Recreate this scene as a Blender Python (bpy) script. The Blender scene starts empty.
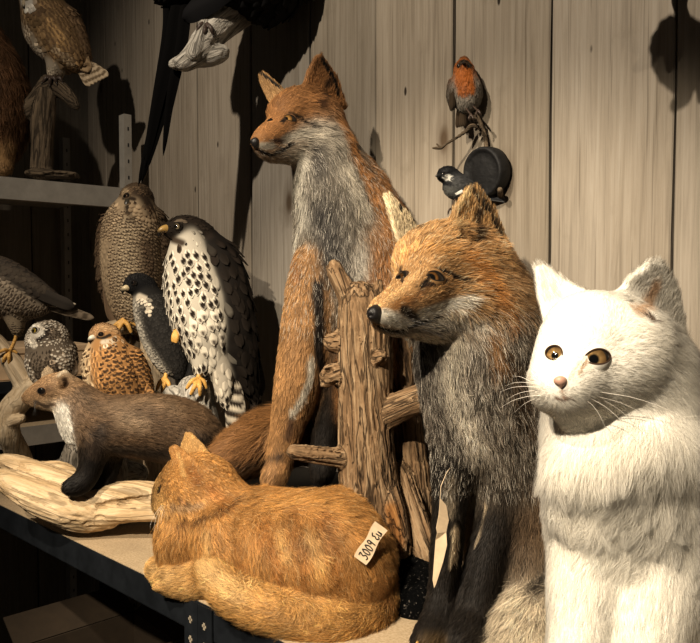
import bpy, bmesh, math, random
import numpy as np
from mathutils import Vector, Matrix
from mathutils.bvhtree import BVHTree
from mathutils.kdtree import KDTree

random.seed(7)
rng = np.random.default_rng(11)
SC = bpy.context.scene
COL = SC.collection

# ------------------------------------------------------------------ camera frame
FPX, CX, CY = 750.0, 350.0, 321.5
PITCH = math.radians(2.5)
CAM = np.array([0.0, 0.0, 1.28])
RT = np.array([1.0, 0, 0])
FW = np.array([0, math.cos(PITCH), -math.sin(PITCH)])
UP = np.array([0, math.sin(PITCH), math.cos(PITCH)])
TABLE_Z = 0.80
SHELF_Z = 1.56


def P(px, py, Z):
    return CAM + RT * ((px - CX) / FPX * Z) + UP * ((CY - py) / FPX * Z) + FW * Z


def ray(px, py):
    d = RT * ((px - CX) / FPX) + UP * ((CY - py) / FPX) + FW
    return d / np.linalg.norm(d)


def on_plane(px, py, p0, n):
    d = RT * ((px - CX) / FPX) + UP * ((CY - py) / FPX) + FW
    t = np.dot(p0 - CAM, n) / np.dot(d, n)
    return CAM + d * t


def on_table(px, py, z=TABLE_Z):
    return on_plane(px, py, np.array([0, 0, z]), np.array([0, 0, 1.0]))


WDIR = np.array([-0.669, 0.743, 0.0])      # along the back wall, away from the camera
WN = np.array([-0.743, -0.669, 0.0])       # out of the back wall, into the room
W0 = np.array([0.05, 1.5, 0.0])


def on_wall(px, py, off=0.0):
    return on_plane(px, py, W0 + WN * off, WN)


def unit(v):
    v = np.asarray(v, float)
    return v / (np.linalg.norm(v) + 1e-12)


# ------------------------------------------------------------------ scene helpers
def tag(o, label=None, cat=None, group=None, kind=None):
    if label: o['label'] = label
    if cat: o['category'] = cat
    if group: o['group'] = group
    if kind: o['kind'] = kind
    return o


def empty(name, loc=(0, 0, 0)):
    o = bpy.data.objects.new(name, None)
    o.empty_display_size = 0.02
    o.location = loc
    COL.objects.link(o)
    return o


def link(name, me, mat=None, parent=None):
    o = bpy.data.objects.new(name, me)
    COL.objects.link(o)
    if mat is not None and len(me.materials) == 0:
        me.materials.append(mat)
    if parent is not None:
        o.parent = parent
        o.matrix_parent_inverse = Matrix.Translation(-Vector(parent.location)) if parent.location.length > 0 else Matrix()
    return o


def mesh_from(verts, faces, smooth=True, name='m'):
    me = bpy.data.meshes.new(name)
    V = np.asarray(verts, dtype=np.float32)
    me.from_pydata(V.tolist(), [], [list(f) for f in faces])
    if smooth:
        me.polygons.foreach_set('use_smooth', np.ones(len(me.polygons), dtype=bool))
    me.update()
    return me


def quads_mesh(V, Q, smooth=True, name='m'):
    V = np.ascontiguousarray(V, dtype=np.float32)
    Q = np.ascontiguousarray(Q, dtype=np.int32)
    me = bpy.data.meshes.new(name)
    me.vertices.add(len(V))
    me.vertices.foreach_set('co', V.ravel())
    nq, k = Q.shape
    me.loops.add(nq * k)
    me.loops.foreach_set('vertex_index', Q.ravel())
    me.polygons.add(nq)
    me.polygons.foreach_set('loop_start', np.arange(0, nq * k, k, dtype=np.int32))
    me.polygons.foreach_set('use_smooth', np.full(nq, smooth, dtype=bool))
    me.update(calc_edges=True)
    return me


def set_col(me, cols, name='Col'):
    a = me.attributes.new(name, 'FLOAT_COLOR', 'POINT')
    c = np.ones((len(cols), 4), dtype=np.float32)
    c[:, :3] = cols
    a.data.foreach_set('color', c.ravel())


def set_vec(me, v, name):
    a = me.attributes.new(name, 'FLOAT_VECTOR', 'POINT')
    a.data.foreach_set('vector', np.ascontiguousarray(v, dtype=np.float32).ravel())


class MB:
    """collects simple shapes into one mesh"""
    def __init__(s):
        s.v, s.f = [], []

    def add(s, v, f):
        b = len(s.v)
        s.v += [tuple(map(float, x)) for x in v]
        s.f += [tuple(b + i for i in q) for q in f]
        return s

    def box(s, o, a, b, c):
        """corner o with edge vectors a, b, c"""
        o, a, b, c = (np.asarray(x, float) for x in (o, a, b, c))
        v = [o, o + a, o + a + b, o + b, o + c, o + a + c, o + a + b + c, o + b + c]
        f = [(0, 3, 2, 1), (4, 5, 6, 7), (0, 1, 5, 4), (1, 2, 6, 5), (2, 3, 7, 6), (3, 0, 4, 7)]
        if np.dot(np.cross(a, b), c) < 0:
            f = [q[::-1] for q in f]
        return s.add(v, f)

    def tube(s, pts, rad, n=8, caps=True):
        pts = [np.asarray(p, float) for p in pts]
        m = len(pts)
        rad = rad if hasattr(rad, '__len__') else [rad] * m
        ref = None
        V, Fc = [], []
        for i in range(m):
            t = unit(pts[min(i + 1, m - 1)] - pts[max(i - 1, 0)])
            if ref is None:
                ref = unit(np.cross(t, [0.3, 0.2, 0.93] if abs(t[2]) < .9 else [1, 0.1, 0]))
            ref = unit(ref - t * np.dot(ref, t))
            bn = np.cross(t, ref)
            for j in range(n):
                a = 2 * math.pi * j / n
                V.append(pts[i] + (ref * math.cos(a) + bn * math.sin(a)) * rad[i])
        for i in range(m - 1):
            for j in range(n):
                k = (j + 1) % n
                Fc.append((i * n + j, i * n + k, (i + 1) * n + k, (i + 1) * n + j))
        if caps:
            Fc.append(tuple(range(n))[::-1])
            Fc.append(tuple((m - 1) * n + j for j in range(n)))
        return s.add(V, Fc)

    def build(s, name, mat, parent=None, smooth=True, bevel=0):
        me = mesh_from(s.v, s.f, smooth, name)
        o = link(name, me, mat, parent)
        if bevel:
            m = o.modifiers.new('b', 'BEVEL')
            m.width = bevel
            m.segments = 2
            m.limit_method = 'ANGLE'
        return o


def spline(pts, sub=4):
    """Catmull-Rom through rows of floats"""
    p = np.asarray(pts, float)
    if len(p) < 3 or sub < 2:
        return p
    q = np.vstack([2 * p[0] - p[1], p, 2 * p[-1] - p[-2]])
    out = []
    for i in range(1, len(q) - 2):
        for k in range(sub):
            t = k / sub
            a, b, c, d = q[i - 1], q[i], q[i + 1], q[i + 2]
            out.append(.5 * (2 * b + (c - a) * t + (2 * a - 5 * b + 4 * c - d) * t * t + (3 * b - a - 3 * c + d) * t ** 3))
    out.append(p[-1])
    return np.array(out)


# ------------------------------------------------------------------ noise
def vnoise(p, seed=0):
    """smooth value noise, -1..1"""
    p = np.asarray(p, dtype=np.float64)
    i = np.floor(p).astype(np.int64)
    f = p - i
    f = f * f * (3 - 2 * f)
    out = np.zeros(p.shape[:-1])

    def h(x, y, z):
        n = (x * 374761393 + y * 668265263 + z * 1274126177 + seed * 974634777) & 0xffffffff
        n = ((n ^ (n >> 13)) * 1274126177) & 0xffffffff
        n = n ^ (n >> 16)
        return (n & 0xffff) / 32767.5 - 1
    for dx in (0, 1):
        for dy in (0, 1):
            for dz in (0, 1):
                w = (f[..., 0] if dx else 1 - f[..., 0]) * (f[..., 1] if dy else 1 - f[..., 1]) * (f[..., 2] if dz else 1 - f[..., 2])
                out += w * h(i[..., 0] + dx, i[..., 1] + dy, i[..., 2] + dz)
    return out


def fbm(p, oct=3, seed=0):
    s, a, o = 0, 1, 0
    for k in range(oct):
        o = o + a * vnoise(p * (2 ** k), seed + k)
        s += a
        a *= .5
    return o / s


# ------------------------------------------------------------------ implicit bodies
class Prim:
    __slots__ = ('kind', 'a', 'b', 'c', 'ra', 'rb', 'k', 'sz', 'flow', 'col', 'ln', 'cut', 'ax', 'rad')

    def dist(s, p):
        if s.kind == 'cone':
            a = s.a
            if s.sz != 1:
                q = p - a
                dep = q @ FW
                q = q + np.multiply.outer(dep * (1 / s.sz - 1), FW).astype(np.float32)
                bb = s.b - a
                bb = bb + FW * (np.dot(bb, FW) * (1 / s.sz - 1))
            else:
                q = p - a
                bb = s.b - a
            l2 = float(bb @ bb)
            if l2 < 1e-12:
                return np.sqrt((q * q).sum(-1)) - s.ra
            bb = bb.astype(np.float32)
            t = np.clip((q @ bb) / l2, 0, 1)
            d = q - t[..., None] * bb
            return np.sqrt((d * d).sum(-1)) - (s.ra + (s.rb - s.ra) * t)
        if s.kind == 'ell':
            q = (p - s.a) @ s.ax.astype(np.float32)
            r = s.rad.astype(np.float32)
            k0 = np.sqrt(((q / r) ** 2).sum(-1))
            k1 = np.sqrt(((q / (r * r)) ** 2).sum(-1)) + 1e-9
            return np.where(k0 < 1e-3, -r.min(), k0 * (k0 - 1) / k1)
        if s.kind == 'poly':
            return np.min([s._tri(p, s.a[0], s.a[i], s.a[i + 1]) for i in range(1, len(s.a) - 1)], 0) - s.ra

    def _tri(s, p, a, b, c):
            a, b, c = a.astype(np.float32), b.astype(np.float32), c.astype(np.float32)
            ba, cb, ac = b - a, c - b, a - c
            n = np.cross(ba, ac)
            pa, pb, pc = p - a, p - b, p - c

            def seg(e, q):
                t = np.clip((q @ e) / (e @ e), 0, 1)
                d = e * t[..., None] - q
                return (d * d).sum(-1)
            inside = (np.sign(pa @ np.cross(ba, n)) + np.sign(pb @ np.cross(cb, n)) + np.sign(pc @ np.cross(ac, n))) < 2
            e = np.minimum(np.minimum(seg(ba, pa), seg(cb, pb)), seg(ac, pc))
            pl = (pa @ n) ** 2 / (n @ n)
            return np.sqrt(np.where(inside, e, pl))

    def bounds(s):
        if s.kind == 'ell':
            m = s.rad.max()
            return s.a - m, s.a + m
        if s.kind == 'poly':
            return s.a.min(0) - s.ra, s.a.max(0) + s.ra
        r = max(s.ra, s.rb) * max(1, s.sz)
        return np.minimum(s.a, s.b) - r, np.maximum(s.a, s.b) + r


def surface_nets(Fd, org, h):
    ins = Fd < 0
    nx, ny, nz = Fd.shape
    cnt = np.zeros((nx - 1, ny - 1, nz - 1), np.int8)
    offs = [(i, j, k) for i in (0, 1) for j in (0, 1) for k in (0, 1)]
    for i, j, k in offs:
        cnt += ins[i:nx - 1 + i, j:ny - 1 + j, k:nz - 1 + k]
    act = (cnt > 0) & (cnt < 8)
    idx = np.full(act.shape, -1, np.int64)
    cells = np.argwhere(act)
    idx[act] = np.arange(len(cells))
    pos = np.zeros((len(cells), 3))
    num = np.zeros(len(cells))
    for a in offs:
        for ax in range(3):
            if a[ax] == 1:
                continue
            b = list(a); b[ax] = 1
            f0 = Fd[cells[:, 0] + a[0], cells[:, 1] + a[1], cells[:, 2] + a[2]]
            f1 = Fd[cells[:, 0] + b[0], cells[:, 1] + b[1], cells[:, 2] + b[2]]
            m = (f0 < 0) != (f1 < 0)
            t = np.where(m, f0 / np.where(f0 == f1, 1, f0 - f1), 0)
            q = np.array(a, float)[None, :].repeat(len(cells), 0)
            q[:, ax] = t
            pos += q * m[:, None]
            num += m
    V = (cells + pos / num[:, None]) * h + org
    Q = []
    for ax in range(3):
        u, w = (ax + 1) % 3, (ax + 2) % 3
        sl0 = [slice(None)] * 3; sl1 = [slice(None)] * 3
        sl0[ax] = slice(0, -1); sl1[ax] = slice(1, None)
        A, B = ins[tuple(sl0)], ins[tuple(sl1)]
        e = np.argwhere(A != B)
        e = e[(e[:, u] > 0) & (e[:, w] > 0) & (e[:, u] < Fd.shape[u] - 1) & (e[:, w] < Fd.shape[w] - 1)]

        def cell(du, dw):
            c = e.copy(); c[:, u] -= du; c[:, w] -= dw
            return idx[c[:, 0], c[:, 1], c[:, 2]]
        q = np.stack([cell(1, 1), cell(0, 1), cell(0, 0), cell(1, 0)], 1)
        fl = ~A[e[:, 0], e[:, 1], e[:, 2]]
        q[fl] = q[fl][:, ::-1]
        Q.append(q)
    Q = np.concatenate(Q)
    return V, Q[(Q >= 0).all(1)]


def px_r(r, D):
    return r * D / FPX


class Body:
    def __init__(s, D, k=.012, vox=.003):
        s.D, s.k, s.vox = D, k, vox
        s.pr, s.disp = [], None

    def pt(s, px, py, dz=0):
        return P(px, py, s.D + dz)

    def _p(s, kind, **kw):
        p = Prim()
        p.kind = kind
        p.k = s.k; p.sz = 1; p.c = None; p.flow = None; p.col = None; p.ln = None; p.cut = False
        for n, v in kw.items():
            setattr(p, n, v)
        s.pr.append(p)
        return p

    def chain(s, pts, sub=3, k=None, sz=1, col=None, ln=None, flow=None, cut=False):
        """pts rows: px, py, depth offset, radius in pixels"""
        q = np.array([list(s.pt(x, y, z)) + [px_r(r, s.D + z)] for x, y, z, r in pts])
        s.wchain(q, sub, k, sz, col, ln, flow, cut)

    def wchain(s, q, sub=3, k=None, sz=1, col=None, ln=None, flow=None, cut=False):
        q0 = np.asarray(q, float)
        q = spline(q, sub)
        an, cdir = q0[0, :3], unit(q0[-1, :3] - q0[0, :3])
        for i in range(len(q) - 1):
            fl = unit(q[i + 1, :3] - q[i, :3]) if flow is None else unit(flow)
            s._p('cone', a=q[i, :3], b=q[i + 1, :3], ra=q[i, 3], rb=q[i + 1, 3], k=s.k if k is None else k, sz=sz, col=col, ln=ln, flow=fl, cut=cut, c=(an, cdir))

    def ell(s, px, py, dz, rx, ry, rz, rot=0, yaw=0, k=None, flow=(0, 0, -1), col=None, ln=None, cut=False):
        """ellipsoid, radii in pixels in picture axes, rot = tilt in degrees (clockwise in view), yaw about the vertical"""
        c, d = math.cos(math.radians(rot)), math.sin(math.radians(rot))
        x = RT * c - UP * d
        y = RT * d + UP * c
        z = FW
        if yaw:
            c, d = math.cos(math.radians(yaw)), math.sin(math.radians(yaw))
            x, z = x * c + z * d, z * c - x * d
        sc = (s.D + dz) / FPX
        s._p('ell', a=s.pt(px, py, dz), ax=np.stack([x, y, z], 1), rad=np.array([rx, ry, rz]) * sc, k=s.k if k is None else k, flow=unit(flow), col=col, ln=ln, cut=cut)

    def ear(s, pts, th, k=.010, col=None, ln=None, flow=None, cut=False):
        """thin convex sheet through (px, py, dz) outline points, fan from the first; th in pixels"""
        q = np.array([s.pt(*p) for p in pts])
        m = len(q) // 2
        fl = unit(q[m] - (q[0] + q[-1]) / 2) if flow is None else unit(flow)
        s._p('poly', a=q, b=q, ra=px_r(th, s.D), rb=0, k=k, flow=fl, col=col, ln=ln, cut=cut)

    def mesh(s):
        lo = np.min([p.bounds()[0] for p in s.pr if not p.cut], 0) - 4 * s.vox
        hi = np.max([p.bounds()[1] for p in s.pr if not p.cut], 0) + 4 * s.vox
        if s.disp is not None:
            lo -= .01; hi += .01
        n = np.ceil((hi - lo) / s.vox).astype(int) + 1
        Fd = np.full(n, 1.0, np.float32)
        ax = [lo[i] + s.vox * np.arange(n[i]) for i in range(3)]
        for p in s.pr:
            b0, b1 = p.bounds()
            m = p.k + 4 * s.vox
            i0 = np.clip(((b0 - m - lo) / s.vox).astype(int), 0, n)
            i1 = np.clip(np.ceil((b1 + m - lo) / s.vox).astype(int) + 1, 0, n)
            if (i1 <= i0).any():
                continue
            g = np.stack(np.meshgrid(*[ax[i][i0[i]:i1[i]] for i in range(3)], indexing='ij'), -1).astype(np.float32)
            d = p.dist(g)
            sl = tuple(slice(i0[i], i1[i]) for i in range(3))
            f = Fd[sl]
            kk = max(p.k, 1e-5)
            if p.cut:
                hh = np.clip(.5 - .5 * (f + d) / kk, 0, 1)
                Fd[sl] = f * (1 - hh) + (-d) * hh + kk * hh * (1 - hh)
            else:
                hh = np.clip(.5 + .5 * (f - d) / kk, 0, 1)
                Fd[sl] = f * (1 - hh) + d * hh - kk * hh * (1 - hh)
        if s.disp is not None:
            band = np.abs(Fd) < .03
            ii = np.argwhere(band)
            Fd[band] += s.disp(ii * s.vox + lo, s).astype(np.float32)
        V, Q = surface_nets(Fd, lo, s.vox)
        # light smoothing
        return V, Q

    def weights(s, pts, soft=.006):
        """per-point blends of flow, colour, length from the primitives"""
        pts = pts.astype(np.float32)
        pr = [p for p in s.pr if not p.cut]
        dm = np.stack([np.maximum(p.dist(pts), -.03) for p in pr], 1)
        dm -= dm.min(1, keepdims=True)
        w = np.exp(-dm / soft)
        w /= w.sum(1, keepdims=True)
        return pr, w


def smooth_mesh(V, Q, it=2, lam=.5):
    n = len(V)
    e = np.concatenate([Q[:, [0, 1]], Q[:, [1, 2]], Q[:, [2, 3]], Q[:, [3, 0]]])
    for _ in range(it):
        s = np.zeros((n, 3)); c = np.zeros(n)
        for ax in range(3):
            s[:, ax] = np.bincount(e[:, 0], V[e[:, 1], ax], n) + np.bincount(e[:, 1], V[e[:, 0], ax], n)
        c = np.bincount(e[:, 0], minlength=n) + np.bincount(e[:, 1], minlength=n)
        V = V + lam * (s / np.maximum(c, 1)[:, None] - V)
    return V


def vert_normals(V, Q):
    a, b, c, d = (V[Q[:, i]] for i in range(4))
    fn = np.cross(c - a, d - b)
    N = np.zeros_like(V)
    for i in range(4):
        for ax in range(3):
            N[:, ax] += np.bincount(Q[:, i], fn[:, ax], len(V))
    return N / (np.linalg.norm(N, axis=1, keepdims=True) + 1e-12)


def field(pts, base, dabs):
    """base (n,m) painted over by dabs: (centre or (a,b) segment, radius, value, softness)"""
    out = np.array(base, float)
    if out.ndim == 1:
        out = np.repeat(out[None], len(pts), 0)
    for c, r, v, soft in dabs:
        c = np.asarray(c, float)
        if c.ndim == 1:
            d = np.linalg.norm(pts - c, axis=1)
        else:
            d = np.full(len(pts), 1e9)
            for i in range(len(c) - 1):
                ab = c[i + 1] - c[i]
                t = np.clip(((pts - c[i]) @ ab) / (ab @ ab + 1e-12), 0, 1)
                d = np.minimum(d, np.linalg.norm(pts - c[i] - t[:, None] * ab, axis=1))
        w = np.clip((1 - d / r) / max(soft, 1e-3), 0, 1)
        w = (w * w * (3 - 2 * w))[:, None]
        out = out * (1 - w) + np.asarray(v, float) * w
    return out


class Surf:
    """a meshed body that can be hit from the camera's pixels and painted"""
    def __init__(s, body, smooth=2):
        s.body = body
        V, Q = body.mesh()
        s.V = smooth_mesh(V, Q, smooth) if smooth else V
        s.Q = Q
        s.N = vert_normals(s.V, Q)
        s.bvh = BVHTree.FromPolygons(s.V.tolist(), Q.tolist())
        s.cd, s.ld, s.fd = [], [], []     # colour, length, flow dabs
        s.base_col, s.base_len, s.soft = (.5, .5, .5), .02, .0045

    def hit(s, px, py, dz=0.0):
        h = s.bvh.ray_cast(Vector(CAM), Vector(ray(px, py)))
        if h[0] is None:
            c = s.body.pt(px, py, 0)
            h = s.bvh.find_nearest(Vector(c))
        return np.array(h[0])

    def hitn(s, px, py):
        h = s.bvh.ray_cast(Vector(CAM), Vector(ray(px, py)))
        if h[0] is None:
            h = s.bvh.find_nearest(Vector(s.body.pt(px, py, 0)))
        return np.array(h[0]), np.array(h[1])

    def _c(s, pts):
        q = [s.hit(*p[:2]) if len(p) == 2 else s.body.pt(*p) for p in pts]
        return q[0] if len(q) == 1 else np.array(q)

    def paint(s, pts, r, col, soft=.6):
        s.cd.append((s._c(pts), px_r(r, s.body.D), col, soft))

    def length(s, pts, r, ln, soft=.6):
        s.ld.append((s._c(pts), px_r(r, s.body.D), (ln,), soft))

    def comb(s, pts, r, d, soft=.7):
        """d in picture axes: right, up, away"""
        s.fd.append((s._c(pts), px_r(r, s.body.D), unit(RT * d[0] + UP * d[1] + FW * d[2]), soft))

    def attrs(s, pts):
        pr, w = s.body.weights(pts, s.soft)
        bc = np.array([p.col if p.col is not None else s.base_col for p in pr], float)
        bl = np.array([[p.ln if p.ln is not None else s.base_len] for p in pr], float)
        fl = np.array([p.flow for p in pr], float)
        col = field(pts, w @ bc, s.cd)
        ln = field(pts, w @ bl, s.ld)[:, 0]
        flow = field(pts, w @ fl, s.fd)
        return np.clip(col, 0, 1), ln, flow

    def sample(s, n, dens=None):
        T = np.concatenate([s.Q[:, [0, 1, 2]], s.Q[:, [0, 2, 3]]])
        a, b, c = s.V[T[:, 0]], s.V[T[:, 1]], s.V[T[:, 2]]
        ar = np.linalg.norm(np.cross(b - a, c - a), axis=1)
        if dens is not None:
            ar = ar * dens((a + b + c) / 3)
        i = rng.choice(len(T), n, p=ar / ar.sum())
        u, v = rng.random(n), rng.random(n)
        m = u + v > 1
        u[m], v[m] = 1 - u[m], 1 - v[m]
        p = a[i] + u[:, None] * (b - a)[i] + v[:, None] * (c - a)[i]
        N = s.N[T[i, 0]] * (1 - u - v)[:, None] + s.N[T[i, 1]] * u[:, None] + s.N[T[i, 2]] * v[:, None]
        return p, N / (np.linalg.norm(N, axis=1, keepdims=True) + 1e-9)

    def object(s, name, mat, parent=None, dark=.55):
        me = quads_mesh(s.V, s.Q, True, name)
        col, ln, fl = s.attrs(s.V)
        set_col(me, col * dark)
        return link(name, me, mat, parent)

    def fur(s, n, parent, mat, name='fur', rad=.00032, lift=.35, jit=.18, clump=.5, nclump=None, tone=.25, root=.45, tipgain=1.1,
            speck=None, patch=.12, patch_s=.03, grav=.0, npts=5, dens=None, wave=.0, lenvar=.35):
        """speck: (share, colour, from) hairs whose tip takes another colour"""
        p, N = s.sample(n, dens)
        col, ln, flow = s.attrs(p)
        keep = ln > .0006
        p, N, col, ln, flow = p[keep], N[keep], col[keep], ln[keep], flow[keep]
        n = len(p)
        flow = flow + rng.normal(0, 1, (n, 3)) * (jit * np.clip(ln / .012, .7, 1.9))[:, None]
        flow = flow - N * (flow * N).sum(1, keepdims=True)
        flow /= np.linalg.norm(flow, axis=1, keepdims=True) + 1e-9
        L = ln * (1 - lenvar + 2 * lenvar * rng.random(n)) * (1 + .25 * vnoise(p / patch_s, 5))
        lf = np.clip(lift * (1 + .35 * rng.normal(0, 1, n)), .08, 1.4)
        d0 = flow * np.cos(lf)[:, None] + N * np.sin(lf)[:, None]
        lf2 = lf * .35
        d1 = flow * np.cos(lf2)[:, None] + N * np.sin(lf2)[:, None]
        d1 = d1 + np.array([0, 0, -grav])
        d1 /= np.linalg.norm(d1, axis=1, keepdims=True)
        if wave:
            d1 = d1 + wave * np.stack([vnoise(p / .012, 21), vnoise(p / .012, 22), vnoise(p / .012, 23)], 1)
        t = np.linspace(0, 1, npts)
        pts = p[:, None, :] - N[:, None, :] * np.minimum(.001, .06 * L)[:, None, None]
        X = pts + L[:, None, None] * (t[None, :, None] * d0[:, None, :] * (1 - .5 * t[None, :, None]) + .5 * (t ** 2)[None, :, None] * d1[:, None, :])
        if clump > 0:
            nc = nclump or max(20, n // 22)
            ci = rng.choice(n, nc, replace=False)
            kd = KDTree(nc)
            for j, q in enumerate(p[ci]):
                kd.insert(q, j)
            kd.balance()
            near = np.array([kd.find(q)[1] for q in p.tolist()])
            g = ci[near]
            off = (X[g, -1] - p[g]) + p[g] - X[:, -1]
            mx = (L * .6)[:, None]
            ol = np.linalg.norm(off, axis=1, keepdims=True)
            off = off * np.minimum(1, mx / (ol + 1e-9))
            X = X + (clump * (t ** 1.6))[None, :, None] * off[:, None, :]
            # per-clump tone
            ctone = rng.normal(0, tone * .5, nc)[near]
        else:
            ctone = 0
        tn = np.exp(np.clip(rng.normal(0, tone, n) + ctone + patch * 2 * vnoise(p / patch_s, 3), -1, .8))
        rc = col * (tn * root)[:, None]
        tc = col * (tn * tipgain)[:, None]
        if speck:
            for share, scol, where in speck:
                m = rng.random(n) < share * (where(p) if where is not None else 1)
                tc[m] = np.array(scol) * (.7 + .6 * rng.random(m.sum()))[:, None]
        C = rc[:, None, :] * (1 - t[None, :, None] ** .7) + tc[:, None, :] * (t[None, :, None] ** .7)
        return hair_object(name, X, rad * (.7 + .6 * rng.random(n)), C, N, mat, parent)


def hair_object(name, X, rad, C, N, mat, parent, taper=.85):
    n, m, _ = X.shape
    cu = bpy.data.hair_curves.new(name)
    cu.add_curves([m] * n)
    cu.attributes['position'].data.foreach_set('vector', np.ascontiguousarray(X, dtype=np.float32).ravel())
    t = np.linspace(0, 1, m)
    r = rad[:, None] * (1 - taper * t[None, :] ** 1.5)
    a = cu.attributes.get('radius') or cu.attributes.new('radius', 'FLOAT', 'POINT')
    a.data.foreach_set('value', np.ascontiguousarray(r, dtype=np.float32).ravel())
    c4 = np.ones((n, m, 4), np.float32)
    c4[..., :3] = np.clip(C, 0, 1)
    a = cu.attributes.new('Col', 'FLOAT_COLOR', 'POINT')
    a.data.foreach_set('color', c4.ravel())
    a = cu.attributes.new('Nrm', 'FLOAT_VECTOR', 'POINT')
    a.data.foreach_set('vector', np.ascontiguousarray(np.repeat(N[:, None, :], m, 1), dtype=np.float32).ravel())
    cu.materials.append(mat)
    return link(name, cu, None, parent)
# ------------------------------------------------------------------ materials
class NT:
    def __init__(s, name):
        s.m = bpy.data.materials.new(name)
        s.m.use_nodes = True
        s.t = s.m.node_tree
        s.t.nodes.clear()
        s.out = s.n('ShaderNodeOutputMaterial')
        s.b = s.n('ShaderNodeBsdfPrincipled')
        s.l(s.b.outputs[0], s.out.inputs[0])

    def n(s, t, **kw):
        x = s.t.nodes.new(t)
        for k, v in kw.items():
            setattr(x, k, v)
        return x

    def l(s, a, b):
        s.t.links.new(a, b)

    def set(s, **kw):
        for k, v in kw.items():
            k = k.replace('_', ' ')
            if k not in s.b.inputs:
                continue
            i = s.b.inputs[k]
            if hasattr(v, 'is_output'):
                s.l(v, i)
            else:
                i.default_value = (*v, 1) if hasattr(v, '__len__') and len(v) == 3 and i.type == 'RGBA' else v
        return s

    def ramp(s, fac, stops):
        r = s.n('ShaderNodeValToRGB')
        e = r.color_ramp.elements
        while len(e) < len(stops):
            e.new(.5)
        for x, (p, c) in zip(e, stops):
            x.position = p
            x.color = (*c, 1) if len(c) == 3 else c
        s.l(fac, r.inputs[0])
        return r.outputs[0]

    def mix(s, f, a, b, mode='MIX'):
        x = s.n('ShaderNodeMix', data_type='RGBA', blend_type=mode)
        for i, v in ((0, f), (6, a), (7, b)):
            if hasattr(v, 'is_output'):
                s.l(v, x.inputs[i])
            else:
                x.inputs[i].default_value = (*v, 1) if hasattr(v, '__len__') else v
        return x.outputs[2]

    def math(s, op, a, b=0.0, clamp=False):
        x = s.n('ShaderNodeMath', operation=op, use_clamp=clamp)
        for i, v in ((0, a), (1, b)):
            if hasattr(v, 'is_output'):
                s.l(v, x.inputs[i])
            else:
                x.inputs[i].default_value = v
        return x.outputs[0]

    def coord(s, scale=(1, 1, 1), kind='Object', rot=(0, 0, 0)):
        c = s.n('ShaderNodeTexCoord')
        m = s.n('ShaderNodeMapping')
        m.inputs['Scale'].default_value = scale
        m.inputs['Rotation'].default_value = rot
        s.l(c.outputs[kind], m.inputs[0])
        return m.outputs[0]

    def noise(s, vec, scale, detail=4, rough=.6, dist=0.0):
        x = s.n('ShaderNodeTexNoise')
        s.l(vec, x.inputs['Vector'])
        x.inputs['Scale'].default_value = scale
        x.inputs['Detail'].default_value = detail
        x.inputs['Roughness'].default_value = rough
        x.inputs['Distortion'].default_value = dist
        return x.outputs['Fac']

    def bump(s, h, strength=.5, dist=.003):
        x = s.n('ShaderNodeBump')
        x.inputs['Strength'].default_value = strength
        x.inputs['Distance'].default_value = dist
        s.l(h, x.inputs['Height'])
        s.l(x.outputs[0], s.b.inputs['Normal'])
        return s

    def attr(s, name):
        return s.n('ShaderNodeAttribute', attribute_name=name)


def simple(name, col, rough=.6, metal=0, coat=0, var=.25, vs=40, bump=0):
    m = NT(name)
    v = m.noise(m.coord(), vs, 4)
    lo = tuple(c * (1 - var) for c in col)
    hi = tuple(min(1, c * (1 + var)) for c in col)
    m.set(Base_Color=m.ramp(v, [(.3, lo), (.7, hi)]), Roughness=rough, Metallic=metal, Coat_Weight=coat)
    if bump:
        m.bump(v, bump, .002)
    return m.m


def mat_fur(name, mixn=.65, rough=.55, spec=.25, clear=0.0):
    m = NT(name)
    a = m.attr('Col')
    nr = m.attr('Nrm')
    g = m.n('ShaderNodeNewGeometry')
    x = m.n('ShaderNodeMix', data_type='VECTOR')
    x.inputs[0].default_value = mixn
    m.l(g.outputs['Normal'], x.inputs[4])
    m.l(nr.outputs['Vector'], x.inputs[5])
    nn = m.n('ShaderNodeVectorMath', operation='NORMALIZE')
    m.l(x.outputs[1], nn.inputs[0])
    m.l(nn.outputs[0], m.b.inputs['Normal'])
    m.set(Base_Color=a.outputs['Color'], Roughness=rough)
    m.b.inputs['Specular IOR Level'].default_value = spec
    if clear:          # thin translucent fibres
        tr = m.n('ShaderNodeBsdfTransparent')
        tl = m.n('ShaderNodeBsdfTranslucent')
        m.l(a.outputs['Color'], tl.inputs[0])
        mx = m.n('ShaderNodeMixShader'); mx.inputs[0].default_value = .25
        m.l(m.b.outputs[0], mx.inputs[1]); m.l(tl.outputs[0], mx.inputs[2])
        my = m.n('ShaderNodeMixShader'); my.inputs[0].default_value = clear
        m.l(mx.outputs[0], my.inputs[1]); m.l(tr.outputs[0], my.inputs[2])
        m.l(my.outputs[0], m.out.inputs[0])
    return m.m


def mat_vcol(name, rough=.7, spec=.3, bump=0, vs=200, coat=0):
    m = NT(name)
    m.set(Base_Color=m.attr('Col').outputs['Color'], Roughness=rough, Coat_Weight=coat)
    m.b.inputs['Specular IOR Level'].default_value = spec
    if bump:
        m.bump(m.noise(m.coord(), vs, 4), bump, .002)
    return m.m


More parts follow.
